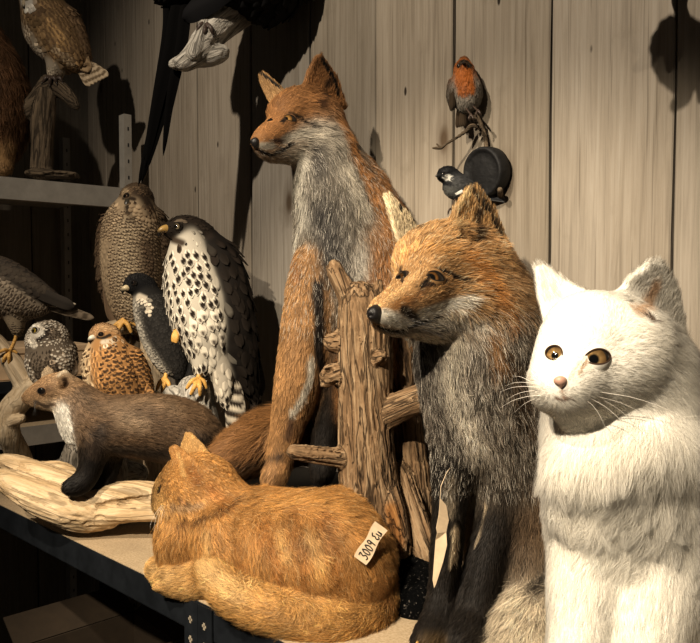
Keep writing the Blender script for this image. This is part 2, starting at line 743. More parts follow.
def mat_plank(name, tint=(1, 1, 1), dark=1.0):
    """weathered grey boards; object space: x along the wall, z up; Col attribute holds each board's tone"""
    m = NT(name)
    base = m.attr('Col')
    rnd = base.outputs['Alpha']
    v = m.coord((1, 1, 1))
    add = m.n('ShaderNodeVectorMath', operation='ADD')
    sc = m.n('ShaderNodeCombineXYZ')
    m.l(m.math('MULTIPLY', rnd, 37.0), sc.inputs[0])
    m.l(m.math('MULTIPLY', rnd, 91.0), sc.inputs[2])
    m.l(v, add.inputs[0]); m.l(sc.outputs[0], add.inputs[1])

    def scaled(a):
        x = m.n('ShaderNodeVectorMath', operation='MULTIPLY')
        m.l(add.outputs[0], x.inputs[0]); x.inputs[1].default_value = a
        return x.outputs[0]
    grain = m.noise(scaled((60, 60, 1.6)), 2.2, 6, .65, .6)
    broad = m.noise(scaled((5, 5, .9)), 2.0, 5, .6, .4)
    fine = m.noise(scaled((160, 160, 5)), 2, 3, .6)
    blot = m.noise(scaled((9, 9, 5)), 1.4, 6, .65)
    c1 = m.ramp(broad, [(.28, (.30, .26, .205)), (.5, (.46, .41, .335)), (.72, (.58, .53, .45))])
    c2 = m.mix(.5, c1, m.ramp(grain, [(.3, (.22, .185, .14)), (.5, (.44, .385, .305)), (.7, (.58, .53, .45))]))
    c3 = m.mix(m.ramp(blot, [(.58, (0, 0, 0)), (.8, (.7, .7, .7))]), c2, (.28, .24, .18))
    scr = m.noise(scaled((240, 240, 3.5)), 1.0, 2, .5)
    c3 = m.mix(m.ramp(scr, [(.30, (.45, .45, .45)), (.37, (0, 0, 0))]), c3, (.15, .12, .085))
    st = m.noise(scaled((14, 14, 1.2)), 1.7, 6, .7, 1.2)
    c3 = m.mix(m.ramp(st, [(.60, (0, 0, 0)), (.78, (.6, .6, .6))]), c3, (.20, .165, .12))
    # knots
    vo = m.n('ShaderNodeTexVoronoi', feature='F1')
    m.l(scaled((7, 7, 3.2)), vo.inputs['Vector']); vo.inputs['Scale'].default_value = 1.0
    kn = m.ramp(vo.outputs['Distance'], [(.045, (1, 1, 1)), (.10, (.35, .35, .35)), (.2, (0, 0, 0))])
    c4 = m.mix(kn, c3, (.16, .115, .075))
    # nail holes
    v2 = m.n('ShaderNodeTexVoronoi', feature='F1')
    m.l(scaled((16, 16, 6)), v2.inputs['Vector']); v2.inputs['Scale'].default_value = 1.0
    nl = m.ramp(v2.outputs['Distance'], [(.035, (1, 1, 1)), (.06, (0, 0, 0))])
    c5 = m.mix(nl, c4, (.05, .04, .03))
    c6 = m.mix(1.0, c5, base.outputs['Color'], 'MULTIPLY')
    c6 = m.mix(1.0, c6, (.62, .62, .64), 'MULTIPLY')
    m.set(Base_Color=c6, Roughness=.85)
    m.b.inputs['Specular IOR Level'].default_value = .2
    h = m.math('ADD', m.math('MULTIPLY', grain, .7), m.math('MULTIPLY', fine, .4))
    h = m.math('SUBTRACT', h, m.math('MULTIPLY', nl, .8))
    m.bump(h, .45, .003)
    return m.m


def mat_wood(name, dark, mid, light, axis=(0, 0, 1), fine=1.0, bump=.7, crack=.5):
    """driftwood and bark: the Grain attribute follows each limb, stretched along it"""
    m = NT(name)
    gr = m.attr('Grain').outputs['Vector']
    g = m.noise(gr, 1.3 * fine, 7, .65, .8)
    g2 = m.noise(gr, 3.0 * fine, 4, .6, .3)
    g3 = m.noise(gr, .9 * fine, 3, .5, .6)
    b = m.noise(m.coord(), 14, 4)
    c = m.ramp(g, [(.28, dark), (.47, mid), (.7, light)])
    c = m.mix(m.math('MULTIPLY', m.ramp(g2, [(.36, (1, 1, 1)), (.46, (0, 0, 0))]), crack), c, tuple(x * .4 for x in dark))
    line = m.ramp(m.math('ABSOLUTE', m.math('SUBTRACT', g3, .5)), [(.008, (1, 1, 1)), (.035, (0, 0, 0))])
    c = m.mix(m.math('MULTIPLY', line, min(1, crack * 1.5)), c, tuple(x * .25 for x in dark))
    c = m.mix(m.ramp(b, [(.35, (0, 0, 0)), (.75, (.4, .4, .4))]), c, mid)
    at = m.attr('Col')
    c = m.mix(1.0, c, at.outputs['Color'], 'MULTIPLY')
    m.set(Base_Color=c, Roughness=.85)
    m.b.inputs['Specular IOR Level'].default_value = .2
    m.bump(m.math('SUBTRACT', m.math('ADD', g, m.math('MULTIPLY', g2, .6)), m.math('MULTIPLY', line, .5 * crack)), bump, .006)
    return m.m


M = {}
M['fur'] = mat_fur('animal_fur')
M['furw'] = mat_fur('white_fur', .8, .6, .1, .45)
M['skin'] = mat_vcol('hide', .8, .15)
M['gloss'] = mat_vcol('glossy_eye', .06, .6, coat=1.0)
M['nose'] = simple('wet_nose', (.012, .010, .010), .38, var=.4, vs=900, bump=.4)
M['pink'] = simple('pink_nose', (.44, .27, .20), .5, var=.15, vs=500)
M['lid'] = simple('dark_eyelid', (.018, .012, .009), .45)
M['lidw'] = simple('brown_eyelid', (.16, .085, .045), .5)
M['black'] = simple('black_matte', (.012, .012, .013), .55)
M['plume'] = mat_vcol('feathers', .75, .08)
M['plumeblack'] = mat_vcol('black_feathers', .8, .02)
M['beak'] = mat_vcol('horn_beak', .35, .4)
M['leg'] = simple('yellow_scaled_foot', (.62, .36, .10), .5, var=.35, vs=500, bump=.5)
M['darkleg'] = simple('dark_bird_foot', (.06, .04, .03), .5, var=.3, vs=400)
M['claw'] = simple('claw', (.02, .017, .015), .3)
M['whisk'] = simple('whisker', (.85, .8, .72), .4, var=.05)
M['whiskd'] = simple('dark_whisker', (.02, .018, .016), .4, var=.05)
# ------------------------------------------------------------------ room
def plank_wall(name, org, direc, normal, edges, z0, z1, mat, tones, thick=.022, gap=.0045, seed=0):
    """boards standing side by side, edges = distances along direc, one mesh with its dark backing"""
    V, F, C = [], [], []
    r = random.Random(seed)
    for i in range(len(edges) - 1):
        a, b = edges[i] + gap * .5, edges[i + 1] - gap * .5
        if name == 'wall_back' and abs(edges[i] - 2.14 * PW) < .01: a += .006
        off = r.uniform(-.002, .003)
        n = 14
        tone = tones(i, r)
        rid = r.random()
        for k in range(n + 1):                       # wavering long edges
            z = z0 + (z1 - z0) * k / n
            wa, wb = r.uniform(-.0012, .0012), r.uniform(-.0012, .0012)
            for (s, d) in ((a + wa, -thick), (a + wa, off - .002), (a + wa + .002, off), (b + wb - .002, off), (b + wb, off - .002), (b + wb, -thick)):
                V.append(org + direc * s + normal * d + np.array([0, 0, z]))
                C.append((*tone, rid))
        base = len(V) - 6 * (n + 1)
        for k in range(n):
            for j in range(5):
                p = base + k * 6 + j
                F.append((p, p + 1, p + 7, p + 6))
    # dark backing
    b = len(V)
    for s, z in ((edges[0], z0), (edges[-1], z0), (edges[-1], z1), (edges[0], z1)):
        V.append(org + direc * s - normal * thick * .8 + np.array([0, 0, z]))
        C.append((.03, .03, .03, 0))
    F.append((b, b + 1, b + 2, b + 3))
    me = mesh_from(V, F, False, name)
    a = me.attributes.new('Col', 'FLOAT_COLOR', 'POINT')
    a.data.foreach_set('color', np.array(C, np.float32).ravel())
    o = link(name, me, mat)
    tag(o, kind='structure')
    return o


PW = .1998
WALLMAT = mat_plank('weathered_planks')
# board edges along WDIR measured from W0 (photo gap at x=375); positive = farther
fine = [-8, -7, -6, -5, -4, -3, -2, -1, 0, 1.03, 2.14, 3.4, 4.5, 5.5, 6.2, 6.9]
TONE = {7: (1.0, .97, .92), 6: (.98, .95, .9), 5: (1.0, .98, .95), 4: (.95, .93, .9), 8: (.86, .84, .8), 9: (.8, .8, .8)}


def tone_b(i, r):
    t = TONE.get(i, (1, .97, .93))
    k = r.uniform(.95, 1.05)
    return tuple(x * k for x in t)


plank_wall('wall_back', W0, WDIR, WN, [e * PW for e in fine], 0, 2.7, WALLMAT, tone_b, seed=3)

LDIR = np.array([.743, .669, 0.0])       # along the left shelf, away from the camera
LN = np.array([.669, -.743, 0.0])        # out of the left wall
SH0 = P(0, 186, 1.87) * np.array([1, 1, 0])   # foot of the shelf's front line
corner_s = np.dot(W0 - SH0, WN) / np.dot(LDIR, WN)
LW0 = SH0 - LN * .50
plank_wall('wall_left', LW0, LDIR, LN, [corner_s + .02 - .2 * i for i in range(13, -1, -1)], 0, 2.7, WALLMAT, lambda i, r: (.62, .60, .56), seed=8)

# concrete floor and ceiling
def slab(name, z, mat, pts):
    me = mesh_from([(x, y, z) for x, y in pts], [tuple(range(len(pts)))], False, name)
    o = link(name, me, mat)
    return tag(o, kind='structure')


cornerp = LW0 + LDIR * corner_s
far_r = W0 - WDIR * 8 * PW
near_l = LW0 + LDIR * (corner_s - 2.6)
near_r = far_r + WN * 2.2
room = [cornerp[:2], far_r[:2], near_r[:2], near_l[:2] + np.array([.3, -1.2]), near_l[:2]]
slab('floor', 0, simple('dark_floor', (.06, .05, .045), .8, var=.4, vs=8), room)


# ------------------------------------------------------------------ the work table (steel rack with a board top)
ED = unit(np.array([.728, -.686, 0]))     # along its front edge towards the camera
EN = np.array([ED[1], -ED[0], 0])         # outwards, away from the wall
T0 = on_table(80, 544)
M['steel'] = simple('black_steel', (.030, .034, .040), .42, metal=.55, var=.3, vs=25, bump=.1)
M['zinc'] = simple('grey_painted_steel', (.30, .28, .25), .55, metal=.1, var=.12, vs=30)


def mat_board():
    m = NT('chipboard')
    v = m.coord()
    a = m.noise(v, 260, 3, .7)
    b = m.noise(v, 12, 5, .6)
    c = m.ramp(a, [(.3, (.34, .25, .15)), (.5, (.47, .36, .23)), (.7, (.56, .45, .31))])
    c = m.mix(m.ramp(b, [(.45, (0, 0, 0)), (.75, (.5, .5, .5))]), c, (.30, .23, .15))
    m.set(Base_Color=c, Roughness=.8)
    m.bump(a, .3, .001)
    return m.m


M['board'] = mat_board()


def build_table():
    t = empty('work_table', T0 * np.array([1, 1, 0]))
    tag(t, 'long work table with chipboard top and black steel front rail', 'table')
    s0, s1 = -.56, 1.35
    dep = .36
    h = np.array([0, 0, 1.0])
    o = np.array([T0[0], T0[1], 0])
    q = []
    for s in (s0, s1):
        a = o + ED * s
        d = np.dot(a - W0, WN) / np.dot(EN, WN) - .012
        q.append((a - EN * .003, a - EN * d))
    (a0, b0), (a1, b1) = q
    lo, hi = h * (TABLE_Z - .02), h * TABLE_Z
    MB().add([a0 + lo, a1 + lo, b1 + lo, b0 + lo, a0 + hi, a1 + hi, b1 + hi, b0 + hi],
             [(0, 3, 2, 1), (4, 5, 6, 7), (0, 1, 5, 4), (1, 2, 6, 5), (2, 3, 7, 6), (3, 0, 4, 7)]).build('table_top', M['board'], t, False)
    MB().box(o + ED * s0 - EN * .02 + h * .16, ED * (s1 - s0), -EN * .34, h * .02).build('lower_shelf', M['board'], t, False)
    # L-section rail
    b = MB()
    b.box(o + ED * s0 + EN * .0 + h * (TABLE_Z - .052), ED * (s1 - s0), -EN * .0025, h * .051)
    b.box(o + ED * s0 + h * (TABLE_Z - .052), ED * (s1 - s0), -EN * .03, h * .003)
    b.build('front_rail', M['steel'], t, False, .0008)
    b = MB()
    b.box(o + ED * s0 - EN * (dep - .03) + h * (TABLE_Z - .06), ED * (s1 - s0), -EN * .0025, h * .039)
    b.build('back_rail', M['steel'], t, False)
    # slotted corner posts
    pp = on_plane(200, 622, o, EN)
    sp = np.dot(pp - o, ED)
    for s, d in ((sp, 0), (s0 + .04, 0), (sp, dep - .03), (s0 + .04, dep - .03)):
        c = o + ED * s - EN * d + EN * (.004 if d == 0 else -.002)
        sg = 1 if d == 0 else -1
        b = MB()
        for k in (-1, 1):          # two flanges of the angle iron, with rows of slots cut as recessed dark-and-bright pieces
            b.box(c + ED * (0 if k > 0 else -.036) * sg, ED * .035 * sg, -EN * .0022, h * (TABLE_Z - .002))
        b.box(c - EN * .036, EN * .035, ED * .0022, h * (TABLE_Z - .06))
        n0 = len(b.f)
        if d == 0:
            sl = b
            for z in np.arange(.05, TABLE_Z - .02, .031):
                for k in (-.019, .017):
                    a = c + ED * k + EN * .0004 + h * z
                    sl.box(a - ED * .0022, ED * .0044, EN * .0006, h * .011)
                    sl.box(a - ED * .005 + h * .004, ED * .010, EN * .0006, h * .0035)
        post = b.build('leg', M['steel'], t, False)
        post.data.materials.append(M['slot'])
        for p in post.data.polygons:
            if p.index >= n0: p.material_index = 1
    return t


M['slot'] = simple('bare_slot_edge', (.35, .30, .23), .6)
build_table()


# ------------------------------------------------------------------ left shelving rack
def build_rack():
    base = SH0 + LDIR * .2
    t = empty('shelving_rack', base * np.array([1, 1, 0]))
    tag(t, 'grey steel shelving rack with slotted uprights along the left wall', 'shelf')
    h = np.array([0, 0, 1.0])
    end = np.linalg.norm((P(119, 190, 2.07) - SH0)[:2]) + .012
    s0 = -.9
    for z, fh, mat, m2, nm in ((SHELF_Z, .055, M['zinc'], M['zinc'], 'shelf'), (1.046, .03, M['steel'], M['board'], 'shelf'), (.925, .05, M['zinc'], M['board'], 'shelf')):
        f = MB().box(SH0 + LDIR * s0 + h * (z - .02), LDIR * (end - s0), -LN * .46, h * .02).build('shelf', m2, t, False)
        b = MB().box(SH0 + LDIR * s0 + h * (z - fh), LDIR * (end - s0), LN * .002, h * fh)
        b.box(SH0 + LDIR * s0 + h * (z - fh), LDIR * (end - s0), -LN * .02, h * .002)
        b.build('shelf_lip', mat, f, False)
    for s, d in ((end, 0.0), (end, .44), (end - .95, .44)):
        b = MB()
        c = SH0 + LDIR * s - LN * d
        b.box(c + LDIR * .008, LDIR * .022, LN * .002, h * 1.765)
        b.box(c + LDIR * .008, LDIR * .002, -LN * .03, h * 1.765)
        n0 = len(b.f)
        for z in np.arange(.1, 1.74, .045):
            b.box(c + LDIR * .018 + LN * .0021 + h * z, LDIR * .004, LN * .0004, h * .010)
        post = b.build('upright', M['zinc'], t, False)
        post.data.materials.append(M['black'])
        for p in post.data.polygons:
            if p.index >= n0: p.material_index = 1
    return t


build_rack()


def long_box():
    h = np.array([0, 0, 1.0])
    e = np.linalg.norm((P(97, 346, 2.03) - SH0)[:2])
    o = SH0 + LDIR * -.35 - LN * .012 + h * 1.047
    L = e + .35
    t = empty('storage_box', o)
    tag(t, 'long low tan cardboard box on the middle shelf behind the small owl', 'box')
    m = simple('tan_card', (.72, .53, .34), .8, var=.12, vs=25)
    MB().box(o, LDIR * L, -LN * .26, h * .07).build('box_body', m, t, False, .002)
    MB().box(o + h * .066 + LN * .003, LDIR * (L + .002), -LN * .266, h * .016).build('lid', m, t, False, .002)


long_box()


# cardboard boxes in the dark under the table
def carton(c, ang, w, d, hgt, label, flap=True):
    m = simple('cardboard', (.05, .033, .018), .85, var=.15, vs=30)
    t = empty('cardboard_box', c)
    tag(t, label, 'box', 'cardboard boxes under the table')
    x = np.array([math.cos(ang), math.sin(ang), 0]); y = np.array([-x[1], x[0], 0]); h = np.array([0, 0, 1.0])
    o = np.array(c) - x * w / 2 - y * d / 2
    b = MB()
    th = .005
    b.box(o, x * w, y * d, h * th)
    b.box(o, x * w, y * th, h * hgt); b.box(o + y * (d - th), x * w, y * th, h * hgt)
    b.box(o, x * th, y * d, h * hgt); b.box(o + x * (w - th), x * th, y * d, h * hgt)
    b.build('carton_wall', m, t, False)
    for q, e, out in ((o, x * w, -y), (o + y * d, x * w, y), (o, y * d, -x), (o + x * w, y * d, x)):
        f = unit(out * .8 + h * .45) * (d * .42)
        MB().box(q + h * hgt, e, f, np.cross(unit(e), unit(f)) * .004).build('flap', m, t, False)
    return t


def under(px, py, z):
    return on_table(px, py, z)


osh = np.array([T0[0], T0[1], 0])
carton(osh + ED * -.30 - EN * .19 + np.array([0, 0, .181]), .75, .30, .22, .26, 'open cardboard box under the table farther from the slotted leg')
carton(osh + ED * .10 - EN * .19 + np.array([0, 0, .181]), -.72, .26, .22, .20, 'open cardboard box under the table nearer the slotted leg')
# ------------------------------------------------------------------ animals: shared finishing
def px_axes(d):
    return RT * d[0] + UP * d[1] + FW * d[2]


def root_body(S, name, label, cat, dark=.5, group=None, base=None, mat='skin'):
    o = S.object(name, M[mat], None, dark)
    b = np.array([S.V[:, 0].mean(), S.V[:, 1].mean(), S.V[:, 2].min()]) if base is None else np.asarray(base, float)
    o.data.transform(Matrix.Translation(-Vector(b)))
    o.location = b
    tag(o, label, cat, group)
    return o


def eyeball(root, c, gaze, r, iris, pupil=.35, rim=.78, iris_in=None, slit=1.0, upv=None, name='eye'):
    """glossy ball with pupil, iris and dark rim round the gaze axis"""
    g = unit(gaze)
    u = unit((UP if upv is None else upv) - g * np.dot(UP if upv is None else upv, g))
    s = np.cross(u, g)
    n1, n2 = 32, 28
    V, C, F = [], [], []
    for i in range(n1 + 1):
        th = math.pi * i / n1 * .999 + 5e-4
        for j in range(n2):
            ph = 2 * math.pi * j / n2
            q = np.array([math.sin(th) * math.cos(ph), math.sin(th) * math.sin(ph), math.cos(th)])
            V.append(c + r * (s * q[0] + u * q[1] + g * q[2]))
            e = math.hypot(q[0] / slit, q[1]) if th < 1.57 else 2
            e2 = th
            if e < math.sin(pupil):
                col = (.004, .004, .004)
            elif e2 < rim:
                t = (e2 - pupil) / max(rim - pupil, .01)
                a = np.array(iris_in if iris_in is not None else iris)
                col = a * (1 - t) + np.array(iris) * t
                col = col * (.8 + .2 * math.sin(ph * 17 + 3 * math.sin(ph * 5)))
                if q[1] > 0: col = col * (1 - .45 * q[1] / max(math.sin(rim), .01))  # upper iris darkened: shading painted into the eye colour
            else:
                col = (.012, .009, .007)
            C.append(col)
    for i in range(n1):
        for j in range(n2):
            k = (j + 1) % n2
            F.append((i * n2 + j, (i + 1) * n2 + j, (i + 1) * n2 + k, i * n2 + k))
    me = mesh_from(V, F, True, name)
    set_col(me, np.array(C))
    return link(name, me, M['gloss'], root)


def eyelid(root, c, gaze, r, a, b, skin, tilt=0, edge=(.012, .009, .007), corner=1.5, ring=.07, name='eyelid'):
    """skin round the ball with an almond opening and a dark margin; a, b half sizes in ball radii"""
    g = unit(gaze)
    u = unit(UP - g * np.dot(UP, g))
    s = np.cross(u, g)
    ct, st = math.cos(math.radians(tilt)), math.sin(math.radians(tilt))
    V, C, F = [], [], []
    n = 36
    lev = [(0, 1.0, 0), (0, 1.03, 0), (ring, 1.04, 0), (ring + .03, 1.04, 1), (.35, 1.02, 1), (1.0, .97, 1)]
    for t, k, sk in lev:
        for i in range(n):
            th = 2 * math.pi * i / n
            x = a * math.cos(th)
            y = b * math.copysign(abs(math.sin(th)) ** corner, math.sin(th))
            if y < 0: y *= .85
            x, y = x * ct - y * st, x * st + y * ct
            rr = min(math.hypot(x, y), .97)
            ph = math.atan2(y, x)
            al = math.asin(rr)
            al = al + (1.62 - al) * t if t > ring + .1 else al + t
            V.append(c + r * k * (s * math.sin(al) * math.cos(ph) + u * math.sin(al) * math.sin(ph) + g * math.cos(al)))
            C.append(skin if sk else edge)
    for l in range(len(lev) - 1):
        for i in range(n):
            k = (i + 1) % n
            F.append((l * n + i, l * n + k, (l + 1) * n + k, (l + 1) * n + i))
    me = mesh_from(V, F, True, name)
    set_col(me, np.array(C))
    return link(name, me, M['skin'], root)


def set_eye(S, root, px, py, w, gaze, iris, pupil=.4, rim=.95, h=.62, tilt=0, sink=.84, iris_in=None, clear=.92, corner=1.4, edge=(.012, .009, .007), lid=True, over=1.62, dim=.9):
    """w: half width of the opening in pixels, h: height to width, pupil and rim: shares of the half width"""
    p, n = S.hitn(px, py)
    gz = unit(px_axes(gaze))
    ax = unit(n * .8 + gz * .2)
    R = px_r(w, S.body.D) * over
    c = p - ax * R * sink
    skin = S.attrs(p[None] + 0)[0][0] * dim
    S.ld.append((p, px_r(w, S.body.D) * clear, (0.0,), .2))
    return (c, gz, ax, R, iris, math.asin(min(.95, pupil / over)), math.asin(min(.98, rim / over)), 1 / over, h / over, tilt, lid, skin, iris_in, corner, edge)


def put_eye(root, e):
    c, gz, ax, R, iris, pupil, rim, a, b, tilt, lid, skin, iris_in, corner, edge = e
    eyeball(root, c, unit(gz * .6 + ax * .4), R, iris, pupil, rim, iris_in)
    if lid:
        eyelid(root, c, ax, R * 1.005, a, b, skin, tilt, edge, corner)


def small_sdf(name, D, build, mat, parent, vox=.0012, sm=2, col=None):
    b = Body(D, k=.003, vox=vox)
    build(b)
    V, Q = b.mesh()
    V = smooth_mesh(V, Q, sm)
    me = quads_mesh(V, Q, True, name)
    if col is not None:
        set_col(me, np.repeat(np.array([col]), len(V), 0))
    return link(name, me, mat, parent)


def whiskers(root, lines, rad=.00022, mat='whisk', name='whiskers'):
    """lines: lists of world points"""
    X = np.array([spline(l, 4)[:13] if len(l) == 4 else spline(l, 6)[:13] for l in lines])
    n, m, _ = X.shape
    c = (.85, .8, .72) if mat == 'whisk' else (.02, .018, .015)
    return hair_object(name, X, np.full(n, rad), np.tile(np.array(c), (n, m, 1)), np.tile(-FW, (n, 1)), M[mat], root, .8)
# ------------------------------------------------------------------ the fox in front
def front_fox():
    B = Body(1.02, k=.016, vox=.0024)
    OR, CREAM, DK, GREY = (.51, .30, .135), (.74, .64, .50), (.022, .017, .013), (.22, .185, .145)
    # muzzle, jaw, skull
    B.chain([(379, 314, -.105, 8), (388, 311, -.092, 11.5), (400, 305, -.072, 15), (416, 293, -.05, 21), (432, 280, -.02, 31)], col=OR, ln=.005)
    B.chain([(384, 320, -.094, 6.5), (398, 321, -.075, 9), (415, 319, -.05, 13), (435, 318, -.02, 20), (455, 318, .01, 24)], col=CREAM, ln=.008)
    B.chain([(424, 268, -.012, 29), (446, 267, .015, 38), (472, 272, .045, 43)], col=OR, ln=.013)
    B.chain([(409, 264, .0, 11), (420, 256, .015, 18), (440, 250, .03, 26)], col=OR, ln=.010)
    B.chain([(438, 296, -.022, 19), (462, 300, .0, 31), (490, 310, .03, 36)], col=OR, ln=.02)
    B.chain([(414, 305, .01, 13), (424, 316, .03, 20), (440, 330, .05, 26)], col=CREAM, ln=.018)
    # brow ridge over the near eye
    B.chain([(424, 273, -.048, 5), (437, 266, -.048, 6), (452, 271, -.03, 6)], k=.012, col=OR, ln=.006)
    # ears
    B.ear([(446, 242, .008), (456, 212, .015), (468, 192, .03), (476, 191, .037), (492, 212, .05), (507, 250, .06)], 3.5, k=.010, col=(.50, .30, .13), ln=.010)
    B.ear([(462, 246, -.022), (465, 222, -.012), (473, 202, .004), (486, 216, .012), (499, 250, .020)], 8.5, k=.004, cut=True)
    B.ear([(399, 242, .05), (391, 215, .075), (385, 196, .10), (389, 195, .102), (408, 216, .10), (428, 246, .09)], 2.6, k=.010, col=(.70, .56, .36), ln=.008)
    # neck, chest, trunk
    B.chain([(460, 284, .045, 40), (473, 320, .045, 50), (478, 360, .045, 53), (483, 405, .05, 52), (492, 445, .06, 46), (502, 480, .07, 38)], col=GREY, ln=.021)
    B.chain([(490, 300, .07, 42), (508, 400, .08, 52), (520, 500, .085, 50), (525, 575, .09, 52)], col=(.17, .115, .07), ln=.024, k=.03)
    B.chain([(530, 560, .06, 42), (530, 610, .03, 32), (515, 640, .01, 22)], col=(.16, .12, .08), ln=.018, k=.03)
    B.chain([(434, 336, .02, 13), (438, 362, .015, 17), (450, 400, .015, 21), (466, 440, .02, 24)], col=(.16, .135, .11), ln=.020)
    # fore legs
    B.chain([(462, 440, .03, 30), (452, 480, .02, 15), (449, 508, .015, 11.5), (447, 545, .012, 12), (443, 590, .005, 10.5), (440, 618, -.01, 12), (433, 636, -.028, 13), (427, 642, -.04, 8)], col=DK, ln=.010)
    for dx, dz in ((-9, -.03), (0, -.042), (9, -.036)):
        B.chain([(436 + dx, 628, -.015, 7), (430 + dx * 1.15, 637, dz, 7), (427 + dx * 1.2, 645, dz - .006, 5.5)], sub=2, k=.004, col=DK, ln=.007)
    B.chain([(505, 440, .04, 34), (502, 480, .035, 21), (499, 505, .03, 15), (485, 562, .01, 14.5), (474, 615, -.01, 14), (469, 634, -.03, 16), (462, 642, -.045, 11)], col=DK, ln=.012)
    # brush curled round its side
    B.chain([(580, 548, .10, 24), (568, 570, .07, 28), (553, 596, .03, 32), (536, 624, -.01, 35), (522, 655, -.05, 33)], col=(.62, .52, .38), ln=.034, k=.02)
    S = Surf(B, 2)
    S.base_len = .02
    W = (.92, .85, .73)
    # face markings
    S.paint([(410, 300), (396, 306)], 9, (.40, .20, .075), .9)
    S.paint([(377, 309), (398, 292), (415, 275)], 8, (.68, .42, .20), .9)
    S.paint([(384, 317), (397, 321), (408, 324)], 9.5, W, .5)
    S.paint([(383, 329), (398, 333), (415, 331), (440, 332)], 6, (.30, .25, .20), .7)
    S.paint([(420, 316), (440, 308), (466, 301)], 9, W, .6)
    S.paint([(430, 326), (455, 322), (480, 322)], 12, (.62, .55, .45), .8)
    S.paint([(403, 310), (410, 314), (417, 320)], 6, (.05, .035, .025), .7)
    S.paint([(412, 303), (420, 294), (428, 286)], 6, (.30, .16, .07), .9)
    S.paint([(378, 326), (388, 330), (398, 331.5), (410, 327), (424, 322), (438, 317)], 2.6, (.01, .008, .006), .5)
    S.paint([(421, 287), (427, 280), (429, 275), (437, 270), (448, 273), (464, 281)], 3.2, (.02, .013, .009), .6)
    S.paint([(424, 286), (436, 284), (446, 281)], 3, (.05, .03, .02), .7)
    S.paint([(400, 270), (401, 277), (402, 282)], 3, (.05, .03, .018), .7)
    S.paint([(405, 256), (425, 248), (450, 250)], 12, (.62, .34, .13), .9)
    S.paint([(470, 258), (485, 275), (498, 300)], 17, (.50, .24, .08), .9)
    S.paint([(478, 284), (500, 300), (512, 320)], 10, (.42, .20, .07), .9)
    # ruff
    S.paint([(422, 345), (430, 343), (440, 348)], 11, (.10, .08, .06), .9)  # dark dab painted as the shade on the throat under the jaw
    S.paint([(416, 375), (424, 400), (436, 430)], 14, (.16, .135, .11), .9)
    S.paint([(455, 345), (450, 375), (462, 410), (478, 450)], 19, (.68, .60, .48), .9)
    S.paint([(505, 345), (520, 380), (525, 420)], 22, (.10, .068, .042), .9)
    S.paint([(492, 335), (500, 365)], 14, (.36, .20, .09), .9)
    # ears
    S.paint([(472, 192), (490, 214), (503, 240)], 5, (.04, .03, .022), .8)
    S.paint([(474, 242), (479, 228), (480, 215)], 9, (.05, .03, .018), .8)
    S.paint([(386, 193), (402, 208), (418, 226)], 4.2, (.012, .01, .008), .5)
    S.paint([(456, 225), (468, 192)], 7, (.66, .46, .24), .8)
    # legs
    S.paint([(456, 528), (455, 548), (453, 560)], 6, (.55, .44, .30), .7)
    S.paint([(486, 500), (478, 540)], 3.5, (.45, .36, .25), .7)
    S.paint([(452, 478), (450, 510)], 11, (.22, .18, .13), .9)
    S.paint([(424, 640), (440, 640)], 14, (.10, .065, .03), .9)
    S.paint([(558, 566), (538, 584)], 15, (.05, .04, .03), .9)
    S.length([(379, 316), (392, 308), (404, 312)], 14, .0028, .5)
    S.length([(405, 300), (420, 290)], 16, .006, .7)
    S.length([(377, 315)], 6, 0, .3)
    S.comb([(400, 334), (420, 340)], 14, (.4, -.9, -.1))
    S.comb([(455, 320), (480, 330)], 22, (.45, -.85, -.1))
    ey = [set_eye(S, None, 435.5, 276.5, 8.6, (-.40, .02, -.91), (.11, .05, .014), pupil=.48, rim=.86, h=.50, tilt=-16, sink=.88, dim=.45, iris_in=(.27, .13, .04)),
          set_eye(S, None, 401, 275.5, 6.5, (-.85, .0, -.5), (.10, .045, .012), pupil=.5, rim=.9, h=.7, tilt=-10, clear=1.15)]
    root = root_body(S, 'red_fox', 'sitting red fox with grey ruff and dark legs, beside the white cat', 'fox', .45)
    for e in ey:
        put_eye(root, e)
    def nose(b):
        b.chain([(374, 313.5, -.115, 7.5), (379, 311, -.106, 8.5)], sub=1)
        b.chain([(374, 317, -.115, 5), (379, 319, -.108, 6)], sub=1)
        b.ell(370.5, 315.5, -.124, 2.2, 1.6, 3, k=.002, cut=True)
        b.ell(376.5, 316.5, -.130, 2.2, 1.6, 4, k=.002, cut=True)
    small_sdf('nose', 1.02, nose, M['nose'], root)
    def rp(p):
        return vnoise(p / .03, 9) > -.2
    ruff = lambda p: ((p[:, 2] < 1.255) & (p[:, 2] > 1.0)).astype(float)
    head = lambda p: (p[:, 2] > 1.24).astype(float)
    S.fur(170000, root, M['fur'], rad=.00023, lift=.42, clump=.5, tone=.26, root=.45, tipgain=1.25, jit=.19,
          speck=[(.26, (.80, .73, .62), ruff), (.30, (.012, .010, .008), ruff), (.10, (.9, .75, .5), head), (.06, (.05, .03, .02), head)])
    # claws
    for x, y, z in ((417, 643, -.05), (428, 648, -.055), (440, 648, -.05)):
        MB().tube([B.pt(x + 2, y - 3, z + .006), B.pt(x, y, z), B.pt(x - 2, y + 4, z - .002)], [.0022, .0018, .0004], 6).build('claw', M['leg'], root)
    # whiskers, dark
    ls = []
    for i in range(7):
        p = S.hit(398 + i * 3, 318 + (i % 3) * 3)
        d = RT * (.055 + .006 * i) + UP * (-.012 - .004 * (i % 4)) - FW * .03
        ls.append([p, p + d * .35, p + d * .7 - UP * .003, p + d - UP * .008])
    whiskers(root, ls, .00016, 'whiskd')
    return root


front_fox()
